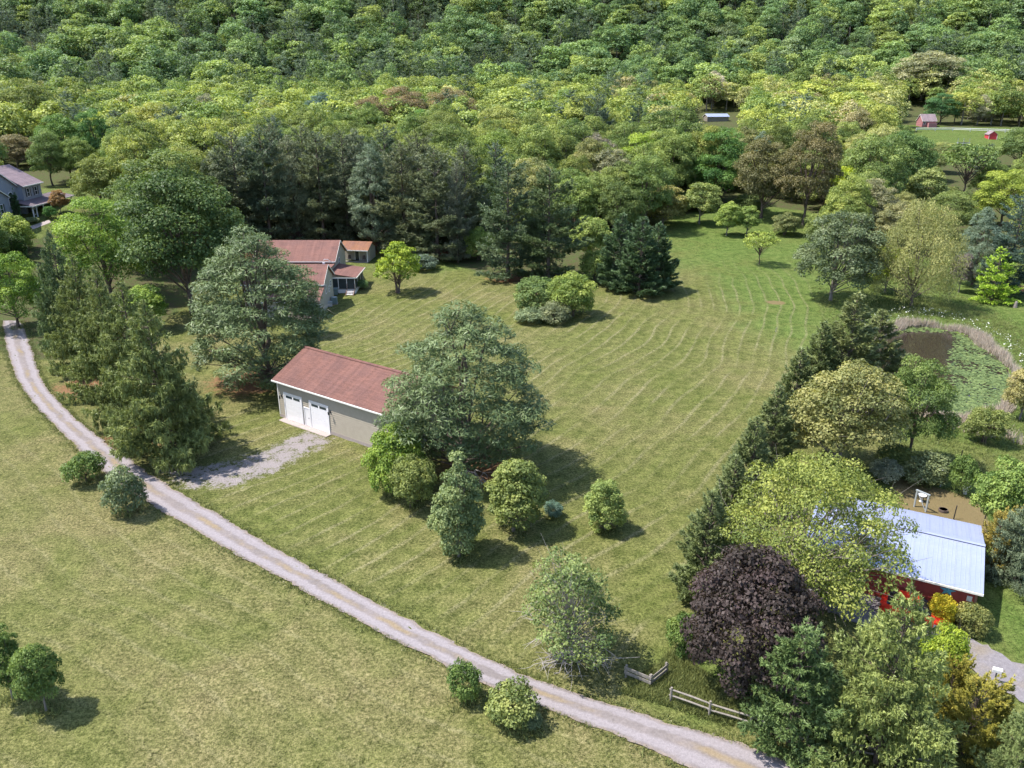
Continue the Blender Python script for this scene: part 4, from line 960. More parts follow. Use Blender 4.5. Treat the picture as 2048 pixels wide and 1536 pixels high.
GL, GW, GH, GP = 17.6, 9.2, 4.55, 6.85
MB().box(-.06, GL + .06, -.06, GW + .06, -1.2, .34).build('foundation', M['concrete'], gar)
MB().prism_x([(0, .34), (GW, .34), (GW, GH), (GW / 2, GP - .1), (0, GH)], 0, GL).build('wall', M['siding_tan'], gar)
sd = MB(); z = .36
while z < GH - .1:      # lapped boards of the front
    sd.poly([(0.0, -.055, z), (GL, -.055, z), (GL, -.008, z + .25), (0.0, -.008, z + .25), (0, .01, z), (GL, .01, z)], [(0, 1, 2, 3), (4, 5, 1, 0)]); z += .25
tag(sd.build('siding_boards', M['tan_paint'], gar), kind='stuff')
for x in (-.02, GL - .1): MB().box(x, x + .12, -.07, .05, .34, GH).build('corner_board', M['fascia'], gar)
oh, ex = .42, .35; k = (GP - GH) / (GW / 2)
roof_slope(gar, [(-ex, -oh, GH - oh * k + .12), (GL + ex, -oh, GH - oh * k + .12), (GL + ex, GW / 2, GP + .12), (-ex, GW / 2, GP + .12)], M['roof_maroon'])
roof_slope(gar, [(-ex, GW / 2, GP + .118), (GL + ex, GW / 2, GP + .118), (GL + ex, GW + oh, GH - oh * k + .118), (-ex, GW + oh, GH - oh * k + .118)], M['roof_maroon'])
MB().prism_x([(GW / 2 - .22, GP + .06), (GW / 2 + .22, GP + .06), (GW / 2 + .2, GP + .12), (GW / 2, GP + .22), (GW / 2 - .2, GP + .12)], -ex - .01, GL + ex + .01).build('ridge_cap', M['roof_maroon'], gar)
MB().box(-ex, GL + ex, -oh - .10, -oh - .003, GH - oh * k - .06, GH - oh * k + .08).build('gutter', M['fascia'], gar)
MB().box(-ex + .02, GL + ex - .02, -oh, -.05, GH - oh * k - .09, GH - oh * k - .05).build('soffit', M['fascia'], gar)
for sgn in (0, 1):
    y0_, y1_ = (-oh, GW / 2) if sgn == 0 else (GW + oh, GW / 2)
    MB().poly([(-ex - .02, y0_, GH - oh * k - .08), (-ex - .02, y1_, GP - .08), (-ex - .02, y1_, GP + .10), (-ex - .02, y0_, GH - oh * k + .10), (-ex + .02, y0_, GH - oh * k - .08), (-ex + .02, y1_, GP - .08), (-ex + .02, y1_, GP + .10), (-ex + .02, y0_, GH - oh * k + .10)],
              [(0, 1, 2, 3), (7, 6, 5, 4), (0, 4, 5, 1), (3, 2, 6, 7), (0, 3, 7, 4), (1, 5, 6, 2)]).build('rake_board', M['fascia'], gar)
def overhead_door(x0, x1, h):
    f = MB(); f.box(x0 - .14, x0, -.12, .02, .02, h + .14); f.box(x1, x1 + .14, -.12, .02, .02, h + .14); f.box(x0, x1, -.118, .02, h, h + .14)
    d = f.build('overhead_door', M['white'], gar); n = 5; ph = (h - .04) / n
    for i in range(n):
        z0 = .04 + i * ph; MB().box(x0 + .012, x1 - .012, -.085, -.02, z0 + .006, z0 + ph - .006).build('panel', M['white'], d, bevel=.006)
    for a, b in ((.08, .46), (.54, .92)):
        z0 = .04 + (n - 1) * ph; w = x1 - x0; MB().box(x0 + a * w, x0 + b * w, -.10, -.08, z0 + ph * .28, z0 + ph * .72).build('pane', M['glass'], d)
overhead_door(1.15, 3.85, 3.05); overhead_door(5.3, 8.05, 3.05)
f = MB(); f.box(4.2, 4.32, -.11, .02, .04, 2.2); f.box(5.02, 5.14, -.11, .02, .04, 2.2); f.box(4.32, 5.02, -.108, .02, 2.08, 2.2)
ed = f.build('entry_door', M['white'], gar); MB().box(4.33, 5.01, -.075, -.02, .05, 2.07).build('leaf', M['white'], ed, bevel=.01); MB().box(4.9, 4.96, -.13, -.07, .98, 1.06).build('handle', M['dark'], ed)
for x in (.62, 8.45):
    lm = MB().box(x - .07, x + .07, -.10, -.03, 2.45, 2.75).build('wall_lamp', M['dark'], gar); MB().tube([(x, -.12, 2.72), (x, -.26, 2.78), (x, -.34, 2.66)], .025, 6).tube([(x, -.34, 2.66), (x, -.34, 2.36)], [.10, .07], 8).build('lantern', M['dark'], lm)
ap = empty('concrete_apron', (g0[0], g0[1], gzz), GR); ap['kind'] = 'structure'
MB().box(.7, 8.4, -.9, -.07, -.5, .045).build('slab', M['concrete'], ap, bevel=.02)

# ------------------------------------------------------------------ house among the pines
hp = (-31.0, 121.0); hz = gz(*hp) - .05
ho = empty('house', (hp[0], hp[1], hz), 0); tag(ho, 'cream house with red-brown roofs and screened porch behind the pine', 'house')
MB().box(-9.0, 0, 0, 4.0, -.5, 2.75).build('wall', M['siding_cream'], ho)
MB().prism_x([(4.0, -.5), (11.6, -.5), (11.6, 4.75), (7.8, 7.0), (4.0, 4.75)], -13, -.06).build('wall', M['siding_cream'], ho)
MB().poly([(-9, 0.0, 2.75), (0, 0.0, 2.75), (0, 4, 4.2), (-9, 4, 4.2), (-9, 4, 2.75), (0, 4, 2.75)], [(0, 1, 2, 3), (1, 5, 2), (0, 3, 4)]).build('wall', M['siding_cream'], ho)
MB().box(-13, -1.5, 11.6, 20, -.5, 4.6).build('wall', M['siding_cream'], ho)
MB().prism_x([(20, -.5), (30, -.5), (30, 5.3), (25, 8.0), (20, 5.3)], -16, -1.5).build('wall', M['siding_cream'], ho)
roof_slope(ho, [(-9.3, -.4, 2.74), (.35, -.4, 2.74), (.35, 4.0, 4.35), (-9.3, 4.0, 4.35)], M['roof_house'])
def gable_roof(root, x0, x1, ya, yb, ze, zr, mat, oh=.4, t=.16):
    ym = (ya + yb) / 2; k = (zr - ze) / (ym - ya)
    roof_slope(root, [(x0, ya - oh, ze - oh * k + .1), (x1, ya - oh, ze - oh * k + .1), (x1, ym, zr + .1), (x0, ym, zr + .1)], mat, t)
    roof_slope(root, [(x0, ym, zr + .098), (x1, ym, zr + .098), (x1, yb + oh, ze - oh * k + .098), (x0, yb + oh, ze - oh * k + .098)], mat, t)
    MB().box(x0, x1, ya - oh - .09, ya - oh - .004, ze - oh * k - .10, ze - oh * k + .08).build('gutter', M['fascia'], root)
    for x in (x0 - .03, x1 + .005):
        for a, b in ((ya - oh, ym), (yb + oh, ym)):
            z0, z1 = ze - oh * k, zr
            MB().poly([(x, a, z0 - .12), (x, b, z1 - .12), (x, b, z1 + .1), (x, a, z0 + .1), (x + .03, a, z0 - .12), (x + .03, b, z1 - .12), (x + .03, b, z1 + .1), (x + .03, a, z0 + .1)], [(0, 1, 2, 3), (7, 6, 5, 4), (0, 4, 5, 1), (3, 2, 6, 7), (0, 3, 7, 4), (1, 5, 6, 2)]).build('rake_board', M['fascia'], root)
gable_roof(ho, -13.3, .3, 4.0, 11.6, 4.75, 7.0, M['roof_house']); gable_roof(ho, -16.3, -1.15, 20, 30, 5.3, 8.0, M['roof_house'])
MB().box(-9.3, .35, -.5, -.41, 2.58, 2.76).build('gutter', M['fascia'], ho)
MB().slab([(-13, 11.4, 4.72), (-1.3, 11.4, 4.72), (-1.3, 20, 4.72), (-13, 20, 4.72)], .14).build('roof_slope', M['roof_house'], ho)
MB().box(-.12, .08, -.06, .1, -.3, 2.7).build('corner_board', M['fascia'], ho)
for y, z, w, h in ((1.2, 1.0, .7, .9), (6.2, 2.6, .6, 1.3), (8.4, 2.4, .5, .8), (9.8, 3.0, .6, .9)): window(ho, 0 if y < 4 else -.06, y, z, w, h, 'x')
window(ho, -1.5, 24.2, 3.6, .8, 1.3, 'x'); window(ho, -5, 0, 1.0, 1.0, 1.2, '-y')
MB().tube([(-1.2, 10.9, 6.6), (-1.0, 10.5, 7.4), (-.5, 10.9, 7.3), (.4, 11.3, 6.6)], .05, 6).box(-1.35, -1.0, 10.7, 11.1, 5.4, 6.8).build('vent_stack', M['white'], ho)
# porch
po = MB().box(-1.5, 3.0, 15.5, 23.4, .95, 1.1).build('porch', M['weathered'], ho)
MB().box(-1.5, 3.0, 15.52, 15.6, -.4, .95).box(2.9, 3.0, 15.6, 23.4, -.4, .95).build('skirting', M['white'], po)
MB().slab([(-1.7, 15.1, 4.0), (3.35, 15.1, 3.2), (3.35, 23.8, 3.2), (-1.7, 23.8, 4.0)], .14).build('porch_roof', M['roof_house'], po)
MB().box(3.355, 3.43, 15.1, 23.8, 2.98, 3.2).box(-1.5, 3.3, 15.02, 15.09, 3.02, 3.2).build('fascia', M['fascia'], po)
MB().poly([(-1.5, 15.58, 3.0), (3.0, 15.58, 3.0), (3.0, 15.58, 3.1), (-1.5, 15.58, 3.85)], [(0, 1, 2, 3)]).build('gable_board', M['siding_cream'], po)
for x in (-1.45, .0, 1.5, 2.93): MB().box(x - .06, x + .06, 15.5, 15.62, 1.1, 3.05).build('post', M['white'], po)
for y in (18.2, 20.8, 23.3): MB().box(2.87, 2.99, y - .06, y + .06, 1.1, 3.05).build('post', M['white'], po)
for x0, x1 in ((-1.39, -.06), (.06, 1.44), (1.56, 2.87)): MB().box(x0, x1, 15.545, 15.57, 1.1, 3.05).build('insect_screen', M['screen'], po)
for y0, y1 in ((15.62, 18.14), (18.26, 20.74), (20.86, 23.24)): MB().box(2.92, 2.945, y0, y1, 1.1, 3.05).build('insect_screen', M['screen'], po)
st = MB().box(1.5, 1.6, 13.7, 15.5, -.1, .1).build('stairs', M['brick'], ho)
for i in range(5): MB().box(1.55, 2.85, 13.55 + i * .38, 13.9 + i * .38, .14 + i * .19, .19 + i * .19).build('tread', M['white'], st)
for x in (1.5, 2.86): MB().poly([(x, 13.5, 0), (x + .06, 13.5, 0), (x + .06, 15.5, 1.05), (x, 15.5, 1.05), (x, 13.5, .2), (x + .06, 13.5, .2), (x + .06, 15.5, 1.25), (x, 15.5, 1.25)], [(0, 3, 2, 1), (4, 5, 6, 7), (0, 1, 5, 4), (1, 2, 6, 5), (2, 3, 7, 6), (3, 0, 4, 7)]).box(x, x + .06, 13.5, 13.56, 0, 1.05).box(x, x + .06, 15.4, 15.46, .9, 2.05).build('rail', M['brick'], st)
p = spot(669, 607)
ac = empty('air_conditioner', p, .1); tag(ac, 'grey-green outdoor air conditioner beside the house wall', 'machine')
MB().box(-.5, .5, -.5, .5, .05, 1.15).build('casing', M['utility'], ac, bevel=.04); MB().tube([(0, 0, 1.15), (0, 0, 1.19)], .38, 16).build('fan_grille', M['steel'], ac); MB().box(-.6, .6, -.6, .6, -.1, .05).build('plinth', M['concrete'], ac)
for i in range(7): MB().box(-.44, .44, -.515, -.49, .18 + i * .13, .24 + i * .13).build('louvre', M['utility'], ac)
p = spot(671, 590)
bn = empty('wheeled_bin', p, .1); tag(bn, 'dark wheeled bin behind the air conditioner by the porch', 'bin')
MB().poly([(-.4, -.4, .1), (.4, -.4, .1), (.4, .4, .1), (-.4, .4, .1), (-.5, -.5, 1.1), (.5, -.5, 1.1), (.5, .5, 1.1), (-.5, .5, 1.1)], [(0, 3, 2, 1), (4, 5, 6, 7), (0, 1, 5, 4), (1, 2, 6, 5), (2, 3, 7, 6), (3, 0, 4, 7)]).build('body', M['utility'], bn, bevel=.03)
MB().slab([(-.55, -.56, 1.16), (.55, -.56, 1.16), (.55, .55, 1.26), (-.55, .55, 1.26)], .06).build('lid', M['utility'], bn)
for s in (-1, 1): MB().tube([(s * .44, .42, .14), (s * .54, .42, .14)], .14, 12).build('wheel', M['black'], bn)
p = spot(660, 612); ub = empty('utility_box', p, .2); tag(ub, 'small blue-grey utility box at the foot of the house wall', 'box')
MB().box(-.4, .4, -.3, .3, -.05, .7).build('casing', M['steel'], ub, bevel=.04); MB().box(-.44, .44, -.34, .34, .7, .76).build('lid', M['steel'], ub)

# ------------------------------------------------------------------ shed with a porch
a_, b_ = spot(683, 523), spot(736, 526)
sr = math.atan2(b_[1] - a_[1], b_[0] - a_[0]); sw = math.hypot(b_[0] - a_[0], b_[1] - a_[1])
sh = empty('garden_shed', ((a_[0] + b_[0]) / 2, (a_[1] + b_[1]) / 2, min(a_[2], b_[2])), sr); tag(sh, 'small cream shed with open front porch under the tall pines', 'shed')
w2 = sw / 2
MB().prism_x([(1.7, 0), (5.2, 0), (5.2, 2.6), (2.6, 3.75), (1.7, 3.35)], -w2 + .1, w2 - .1).build('wall', M['siding_cream'], sh)
MB().box(-w2, w2, -.1, 1.7, -.6, .14).build('porch_floor', M['weathered'], sh)
roof_slope(sh, [(-w2 - .3, -.4, 2.62), (w2 + .3, -.4, 2.62), (w2 + .3, 2.6, 3.95), (-w2 - .3, 2.6, 3.95)], M['roof_shed'], .12)
roof_slope(sh, [(-w2 - .3, 2.6, 3.948), (w2 + .3, 2.6, 3.948), (w2 + .3, 5.6, 2.62), (-w2 - .3, 5.6, 2.62)], M['roof_shed'], .12)
MB().box(-w2 - .3, w2 + .3, -.49, -.41, 2.46, 2.64).build('fascia', M['fascia'], sh)
for x in (-w2 + .08, w2 - .08): MB().box(x - .07, x + .07, .0, .14, .14, 2.5).build('post', M['white'], sh)
d = MB().box(-.5, .5, 1.62, 1.72, .14, 2.2).build('door', M['fascia'], sh); MB().box(-.4, .4, 1.6, 1.63, .16, 2.1).build('opening', M['glass'], d)
for i, x in enumerate((-1.6, 1.6)):
    p = sh.matrix_basis @ Vector((x, 1.0, .14)); ch = empty('porch_chair', p, sr); tag(ch, ['left', 'right'][i] + ' wicker chair on the porch of the small shed', 'chair', 'chairs on the shed porch')
    MB().box(-.3, .3, -.3, .3, .36, .44).build('seat', M['weathered'], ch)
    MB().tube([(0, .3, .44), (0, .36, 1.1)], [.33, .26], 10).build('backrest', M['bark'], ch)
    for sx in (-.25, .25):
        for sy in (-.25, .25): MB().box(sx - .03, sx + .03, sy - .03, sy + .03, 0, .36).build('leg', M['weathered'], ch)

# ------------------------------------------------------------------ blue-grey house on the rise
b0 = spot(70, 438)
bh = empty('large_house', b0, R_(4)); tag(bh, 'large blue-grey two-storey house with mauve roof and wraparound porch', 'house')
sb = M['siding_blue']
MB().prism_x([(-13, -1), (2.4, -1), (2.4, 6.4), (-5.3, 10.6), (-13, 6.4)], -18, -3.6).build('wall', sb, bh)
MB().box(-15, -2.6, 2.4, 10.2, -1, 6.6).build('wall', sb, bh)
gable_roof(bh, -18.4, -3.2, -13, 2.4, 6.4, 10.6, M['roof_blue'], .45)
roof_slope(bh, [(-2.1, 1.9, 6.5), (-2.1, 10.7, 6.5), (-8.5, 10.7, 10.3), (-8.5, 1.9, 10.3)], M['roof_blue'])
roof_slope(bh, [(-8.5, 1.9, 10.298), (-8.5, 10.7, 10.298), (-15.5, 10.7, 6.3), (-15.5, 1.9, 6.3)], M['roof_blue'])
MB().box(-2.1, -2.0, 1.9, 10.7, 6.3, 6.52).build('gutter', M['fascia'], bh)
MB().prism([(-15.2, 6.6), (-2.6, 6.6), (-8.5, 10.1)], 10.1, 10.3).build('gable_wall', sb, bh)
MB().prism_x([(-13.5, -1), (-4.5, -1), (-4.5, 5.2), (-9, 7.6), (-13.5, 5.2)], -6, -2.2).build('wall', sb, bh)
gable_roof(bh, -6.3, -1.85, -13.5, -4.5, 5.2, 7.6, M['roof_blue'], .4)
for y in (4.6, 7.8): window(bh, -2.6, y, 4.2, 1.0, 1.6, 'x', shutters='dark')
for y in (-10.4, -7.4): window(bh, -2.2, y, 2.2, 1.0, 1.7, 'x', shutters='dark')
aw = window(bh, -3.6, -.6, 2.9, 2.0, 1.5, 'x')
arc = [(math.cos(t), math.sin(t)) for t in np.linspace(0, math.pi, 13)]
MB().prism_x([(-.6 + 1.15 * a, 4.52 + 1.15 * b) for a, b in arc] , -3.62, -3.54).build('arched_frame', M['white'], aw)
MB().prism_x([(-.6 + .98 * a, 4.58 + .98 * b) for a, b in arc] , -3.6, -3.52).build('pane', M['glass'], aw)
for (x, y, z) in ((-3.6, -5.3, 9.0), (-2.2, -9, 6.5)):
    MB().tube([(x - .02, y, z), (x + .06, y, z)], .34, 14).build('round_vent', M['white'], bh)
bpch = MB().box(-2.6, 0.1, -.2, 18, -.6, .12).build('porch', M['concrete'], bh)
MB().slab([(-3.6, -.8, 3.75), (.45, -.8, 2.75), (.45, 18.3, 2.75), (-3.6, 18.3, 3.75)], .14).build('porch_roof', M['roof_porch'], bpch)
MB().box(.455, .53, -.8, 18.3, 2.52, 2.76).box(-3.3, .45, -.88, -.805, 2.55, 2.8).build('fascia', M['fascia'], bpch)
for y in (0.0, 1.5, 4.5, 7.8, 11, 14.2, 17.6): MB().box(-.14, .06, y - .1, y + .1, .12, 2.7).build('column', M['white'], bpch)
for y0, y1 in ((.1, 1.4), (4.6, 7.7), (7.9, 10.9), (11.1, 14.1), (14.3, 17.5)): MB().box(-.07, .0, y0, y1, .85, .95).box(-.07, 0, y0, y1, .25, .32).build('rail', M['white'], bpch)
MB().box(-2.56, -2.5, 3, 4, .12, 2.3).build('front_door', M['dark'], bpch)
for y in (6.2, 9): window(bh, -2.55, y, .8, 1.0, 1.5, 'x')
pw = spot(78, 447); wkp = [spot(u, v) for u, v in ((60, 453), (98, 440), (102, 445), (66, 459))]
tag(MB().poly([(x, y, z + .05) for x, y, z in wkp] + [(x, y, z - .1) for x, y, z in wkp], [(0, 1, 2, 3), (0, 4, 5, 1), (1, 5, 6, 2), (2, 6, 7, 3), (3, 7, 4, 0)]).build('footpath', M['concrete']), kind='structure')

# ------------------------------------------------------------------ red barn
BR = R_(-28.6); ca_, sa_ = math.cos(BR), math.sin(BR)
bx0 = (31.5 - .3 * sa_ * -1, 43.9 + .3 * ca_)
ba = empty('barn', (31.5 + .35 * .479 - .25 * .878, 43.9 + .35 * .878 + .25 * .479, gz(31, 45) - .02), BR); tag(ba, 'low dark red barn with pale metal roof under the spreading tree', 'barn')
BL, BD, BE, BT = 11.0, 9.2, 2.62, 3.5
MB().prism_x([(0, -.4), (BD, -.4), (BD, BE), (BD / 2, BT), (0, BE)], -BL, 0).build('wall', M['siding_red'], ba)
bd = MB(); z = .1
while z < BE - .2: bd.poly([(-BL, -.05, z), (0.0, -.05, z), (0.0, -.012, z + .19), (-BL, -.012, z + .19), (-BL, .01, z), (0.0, .01, z)], [(0, 1, 2, 3), (4, 5, 1, 0)]); z += .19
tag(bd.build('wall_boards', M['siding_red'], ba), kind='stuff')
rf_ = MB().prism_x([(BD / 2 - .2, BT + .15), (BD / 2, BT + .19), (BD / 2 + .2, BT + .15), (BD / 2, BT + .12)], -BL - .3, .3).build('roof', M['metal_roof'], ba)
k = (BT - BE) / (BD / 2); npan = 13; pw_ = (BL + .6) / npan
def panel_mesh(front):
    m = MB(); z0, z1 = BE - .4 * k + .1, BT + .1
    ya, yb = (-.4, BD / 2) if front else (BD + .4, BD / 2)
    m.slab([(0.004, ya, z0), (pw_ - .004, ya, z0), (pw_ - .004, yb, z1), (.004, yb, z1)], .05)
    for xr in (.0, .30, .60):
        x = xr * pw_ / .9 + .02
        m.poly([(x, ya, z0 + .001), (x + .06, ya, z0 + .001), (x + .03, ya, z0 + .014), (x, yb, z1 + .001), (x + .06, yb, z1 + .001), (x + .03, yb, z1 + .014)], [(0, 2, 5, 3), (2, 1, 4, 5), (0, 1, 2)])
    return m
for front in (True, False):
    p0 = panel_mesh(front).build('roof_panel', M['metal_roof'], rf_); p0.location.x = -BL - .3
    for i in range(1, npan): q = p0.copy(); col.objects.link(q); q.parent = rf_; q.location.x = -BL - .3 + i * pw_
MB().box(-BL - .3, .3, -.50, -.41, BE - .4 * k - .06, BE - .4 * k + .08).build('fascia', M['fascia'], ba)
MB().box(-.10, .05, -.08, .06, -.3, BE).box(-3.86, -3.76, -.08, .0, 0, BE - .1).build('corner_board', M['brick'], ba)
MB().box(-5.4, -4.0, -.075, -.02, 1.4, 2.2).build('pale_red_shutter', plain('faded_red_paint', (.55, .12, .10), .6), ba)
so = MB(); R1, R2 = .42, .17; sv = [(0, -.09, 0)] + [((R1 if i % 2 == 0 else R2) * math.sin(i * math.pi / 5), 0, (R1 if i % 2 == 0 else R2) * math.cos(i * math.pi / 5)) for i in range(10)]
so.poly(sv, [(0, 1 + i, 1 + (i + 1) % 10) for i in range(10)]); so.poly([(x, .02, z) for x, y, z in sv[1:]], [tuple(range(10))])
star = so.build('wall_star', M['blue']); star.matrix_world = ba.matrix_basis @ Matrix.Translation((-1.75, -.075, 2.0)); star.scale = (1.25, 1, 1.05); tag(star, 'blue five-pointed star hanging on the red barn wall', 'star')
for i, (z0, z1, m) in enumerate(((1.62, 2.02, 'white'), (1.28, 1.5, 'fascia'))):
    s_ = MB().box(-.16, .16, -.03, .0, 0, z1 - z0).box(-.08, .08, -.04, -.03, .06, (z1 - z0) - .08).build('wall_sign', M[m]); s_.matrix_world = ba.matrix_basis @ Matrix.Translation((-.4, -.055, z0)); tag(s_, ['larger upper', 'small lower'][i] + ' white sign on the barn wall corner', 'sign')

# ------------------------------------------------------------------ red car under the trees
p = spot(1826, 1236); cr = empty('car', (p[0], p[1], p[2] + .06), R_(-31)); tag(cr, 'bright red car parked under the trees in front of the barn', 'car')
def loft(mb, secs):
    """cross-sections along x: (x, half width, z low, z high)"""
    v = []; f = []
    for x, hw, z0, z1 in secs: v += [(x, -hw, z0), (x, hw, z0), (x, hw * 1.0, z0 + (z1 - z0) * .6), (x, hw * .86, z1), (x, -hw * .86, z1), (x, -hw, z0 + (z1 - z0) * .6)]
    for i in range(len(secs) - 1):
        for k in range(6): k2 = (k + 1) % 6; f.append((i * 6 + k, i * 6 + k2, i * 6 + 6 + k2, i * 6 + 6 + k))
    f.append(tuple(range(6))); f.append(tuple(range(len(secs) * 6 - 6, len(secs) * 6))); mb.poly(v, f); return mb
bd = loft(MB(), [(-2.15, .72, .32, .82), (-2.0, .84, .22, .95), (-1.2, .88, .2, .98), (.9, .88, .2, .95), (1.6, .86, .2, .84), (2.0, .80, .24, .72), (2.15, .66, .34, .6)]).build('body', M['red'], cr, smooth=False)
cb_ = loft(MB(), [(-1.75, .76, .95, 1.02), (-1.15, .76, .95, 1.42), (.0, .75, .95, 1.46), (.35, .75, .95, 1.38), (1.0, .76, .93, .98)]).build('cabin', M['glass'], cr)
loft(MB(), [(-1.2, .64, 1.40, 1.455), (-.6, .66, 1.42, 1.49), (.05, .65, 1.42, 1.48), (.25, .63, 1.38, 1.43)]).build('roof', M['red'], cb_)
for x in (-1.35, 1.35):
    for y in (-.86, .70):
        w = MB().tube([(x, y, .31), (x, y + .17, .31)], .31, 18).build('wheel', M['black'], cr); MB().tube([(x, y - .01, .31), (x, y + .18, .31)], .18, 12).build('rim', M['steel'], w)
for y in (-.6, .45): MB().box(2.02, 2.13, y, y + .2, .5, .62).build('headlight', M['white'], cr)
for y in (-.78, .62): MB().box(-2.14, -2.05, y, y + .14, .62, .8).build('tail_light', M['brick'], cr)

# ------------------------------------------------------------------ fences
def round_post(mb, p, h, r=.075): return mb.tube([(p[0], p[1], p[2] - .3), (p[0], p[1], p[2] + h)], [r, r * .9], 7)
def split_rail(spots, label, h=1.05, rails=(.45, .85), mat='weathered', name='split_rail_fence'):
    P = [Vector(spot(u, v)) for u, v in spots]; root = empty(name, P[0]); tag(root, label, 'fence')
    r = random.Random(len(spots))
    for p in P: round_post(MB(), p - P[0], h, .08).build('post', M[mat], root)
    for a, b in zip(P[:-1], P[1:]):
        for z in rails:
            s = (a - P[0]) + Vector((0, 0, z + r.uniform(-.04, .04))); e = (b - P[0]) + Vector((0, 0, z + r.uniform(-.04, .04))); d = (e - s).normalized() * .12
            MB().tube([s - d, (s + e) / 2 + Vector((0, 0, r.uniform(-.03, .03))), e + d], [.05, .065, .05], 6).build('rail', M[mat], root)
    return root
split_rail([(1341, 1403), (1418, 1431), (1500, 1457), (1560, 1478), (1612, 1492)], 'grey split-rail fence along the lane left of the green spruce')
split_rail([(1678, 1506), (1773, 1527), (1850, 1548)], 'grey split-rail fence right of the green spruce, at the bottom edge')
def board_fence(u0, v0, u1, v1, label):
    a, b = Vector(spot(u0, v0)), Vector(spot(u1, v1)); L = (b - a).to_2d().length; root = empty('board_fence', a, math.atan2(b.y - a.y, b.x - a.x)); tag(root, label, 'fence', 'fence corner by the lane')
    for x in (0, L): MB().box(x - .06, x + .06, -.06, .06, -.3, .85).build('post', M['weathered'], root)
    for z in (.22, .55): MB().box(-.1, L + .1, -.1, -.062, z, z + .22).build('board', M['weathered'], root)
    return root
board_fence(1252, 1352, 1299, 1372, 'short two-board fence facing the lane, half of a corner')
board_fence(1301, 1371, 1331, 1347, 'short two-board fence running away from the lane, half of a corner')
split_rail([(1170, 415), (1200, 420), (1228, 422), (1242, 432), (1262, 452)], 'dark rail fence on the slope above the three firs', 1.3, (.4, .8, 1.2), 'bark', 'rail_fence')
def far_fence():
    P = [Vector(spot(u, v)) for u, v in ((1832, 262), (1870, 262), (1905, 262), (1940, 263), (1975, 264), (2010, 265), (2050, 266))]; root = empty('white_fence', P[0]); tag(root, 'long white rail fence along the far lawn', 'fence')
    for p in P: MB().box(*(lambda q: (q.x - .12, q.x + .12, q.y - .12, q.y + .12, q.z - .3, q.z + 1.5))(p - P[0])).build('post', M['white'], root)
    for a, b in zip(P[:-1], P[1:]):
        for z in (.7, 1.3): MB().tube([a - P[0] + Vector((0, 0, z)), b - P[0] + Vector((0, 0, z))], .13, 5).build('rail', M['white'], root)
far_fence()

# ------------------------------------------------------------------ garden things by the barn
def trellis(u, v, h, label):
    p = spot(u, v); o = empty('fan_trellis', p, -.35); tag(o, label, 'trellis', 'white fan trellises'); r = h / 1.5
    for i in range(5):
        t = (i - 2) / 2; MB().tube([(t * .10 * r, 0, 0), (t * .42 * r, 0, h)], .024, 5).build('slat', M['white'], o)
    for z, w in ((.45, .24), (.72, .34), (.9, .40)): MB().box(-w * r, w * r, -.03, -.01, z * h, z * h + .04).build('crossbar', M['white'], o)
trellis(1829, 962, 1.45, 'white fan trellis at the left corner of the garden bed'); trellis(1929, 990, 1.3, 'white fan trellis among the plants behind the garden bed')
p = spot(1880, 974); lp = empty('lamp_post', p); tag(lp, 'grey lamp post with round head at the garden bed edge', 'lamp')
MB().tube([(0, 0, -.2), (0, 0, 1.5)], .065, 8).build('post', M['steel'], lp); MB().tube([(0, 0, 1.5), (0, 0, 1.56), (0, 0, 1.7), (0, 0, 1.82)], [.1, .17, .2, .05], 10).build('lantern', M['steel'], lp)
ga, gb = Vector(spot(1828, 1014)), Vector(spot(1851, 1024)); gt = empty('garden_gate', ga, math.atan2(gb.y - ga.y, gb.x - ga.x)); gl = (gb - ga).length; tag(gt, 'grey gate frame with diagonal brace at the garden bed', 'gate')
for x in (0, gl): MB().box(x - .06, x + .06, -.06, .06, -.6, 1.6).build('post', M['steel'], gt)
MB().box(-.1, gl + .1, -.08, .08, 1.6, 1.7).build('top_rail', M['steel'], gt); MB().tube([(.05, 0, 1.5), (gl - .05, 0, .1)], .035, 6).build('brace', M['steel'], gt)
p = spot(1842, 1003); bb = empty('bird_bath', p); tag(bb, 'white round bird bath behind the grey gate', 'bird bath')
MB().tube([(0, 0, -.1), (0, 0, .06), (0, 0, .12), (0, 0, .5)], [.16, .16, .08, .07], 12).build('pedestal', M['white'], bb)
MB().tube([(0, 0, .5), (0, 0, .55), (0, 0, .66)], [.1, .3, .36], 18, cap=False).tube([(0, 0, .66), (0, 0, .6), (0, 0, .58)], [.36, .2, .02], 18, cap=False).build('bowl', M['white'], bb)
p = spot(1886, 1022); fp = empty('fire_ring', p); tag(fp, 'rusty iron fire ring lying on the garden bed', 'fire ring')
MB().tube([(0, 0, -.03), (0, 0, .2), (0, 0, .2), (0, 0, -.02)], [.38, .38, .33, .33], 16, cap=False).build('ring', M['bark'], fp)
for u, v, h, lb in ((1907, 1038, 1.3, 'thin dark iron post on the garden bed'), (1966, 1052, 2.6, 'tall dark post beside the leafy tree at the garden bed'), (1918, 930, 1.6, 'dark post standing in the grass beyond the garden bed'), (1551, 664, .7, 'lone leaning stub of a post in the mown lawn')):
    p = spot(u, v); tag(MB().tube([(p[0], p[1], p[2] - .2), (p[0] + .05, p[1], p[2] + h)], [.05, .045], 7).build('post', M['dark'] if h > 1 else M['weathered']), lb, 'post')
p = spot(2030, 615); so_ = MB().tube([(0, 0, -.1), (.02, 0, .5), (.05, .03, .9), (.1, .03, 1.1)], [.34, .26, .22, .08], 9).build('tree_stump', M['bark_grey']); so_.location = p; tag(so_, 'grey weathered stump in the grass above the pond', 'stump')
p = spot(1988, 1366); mbx = empty('mailbox', p, R_(-25), (.75, .75, .9)); tag(mbx, 'white mailbox on a post beside the gravel drive', 'mailbox')
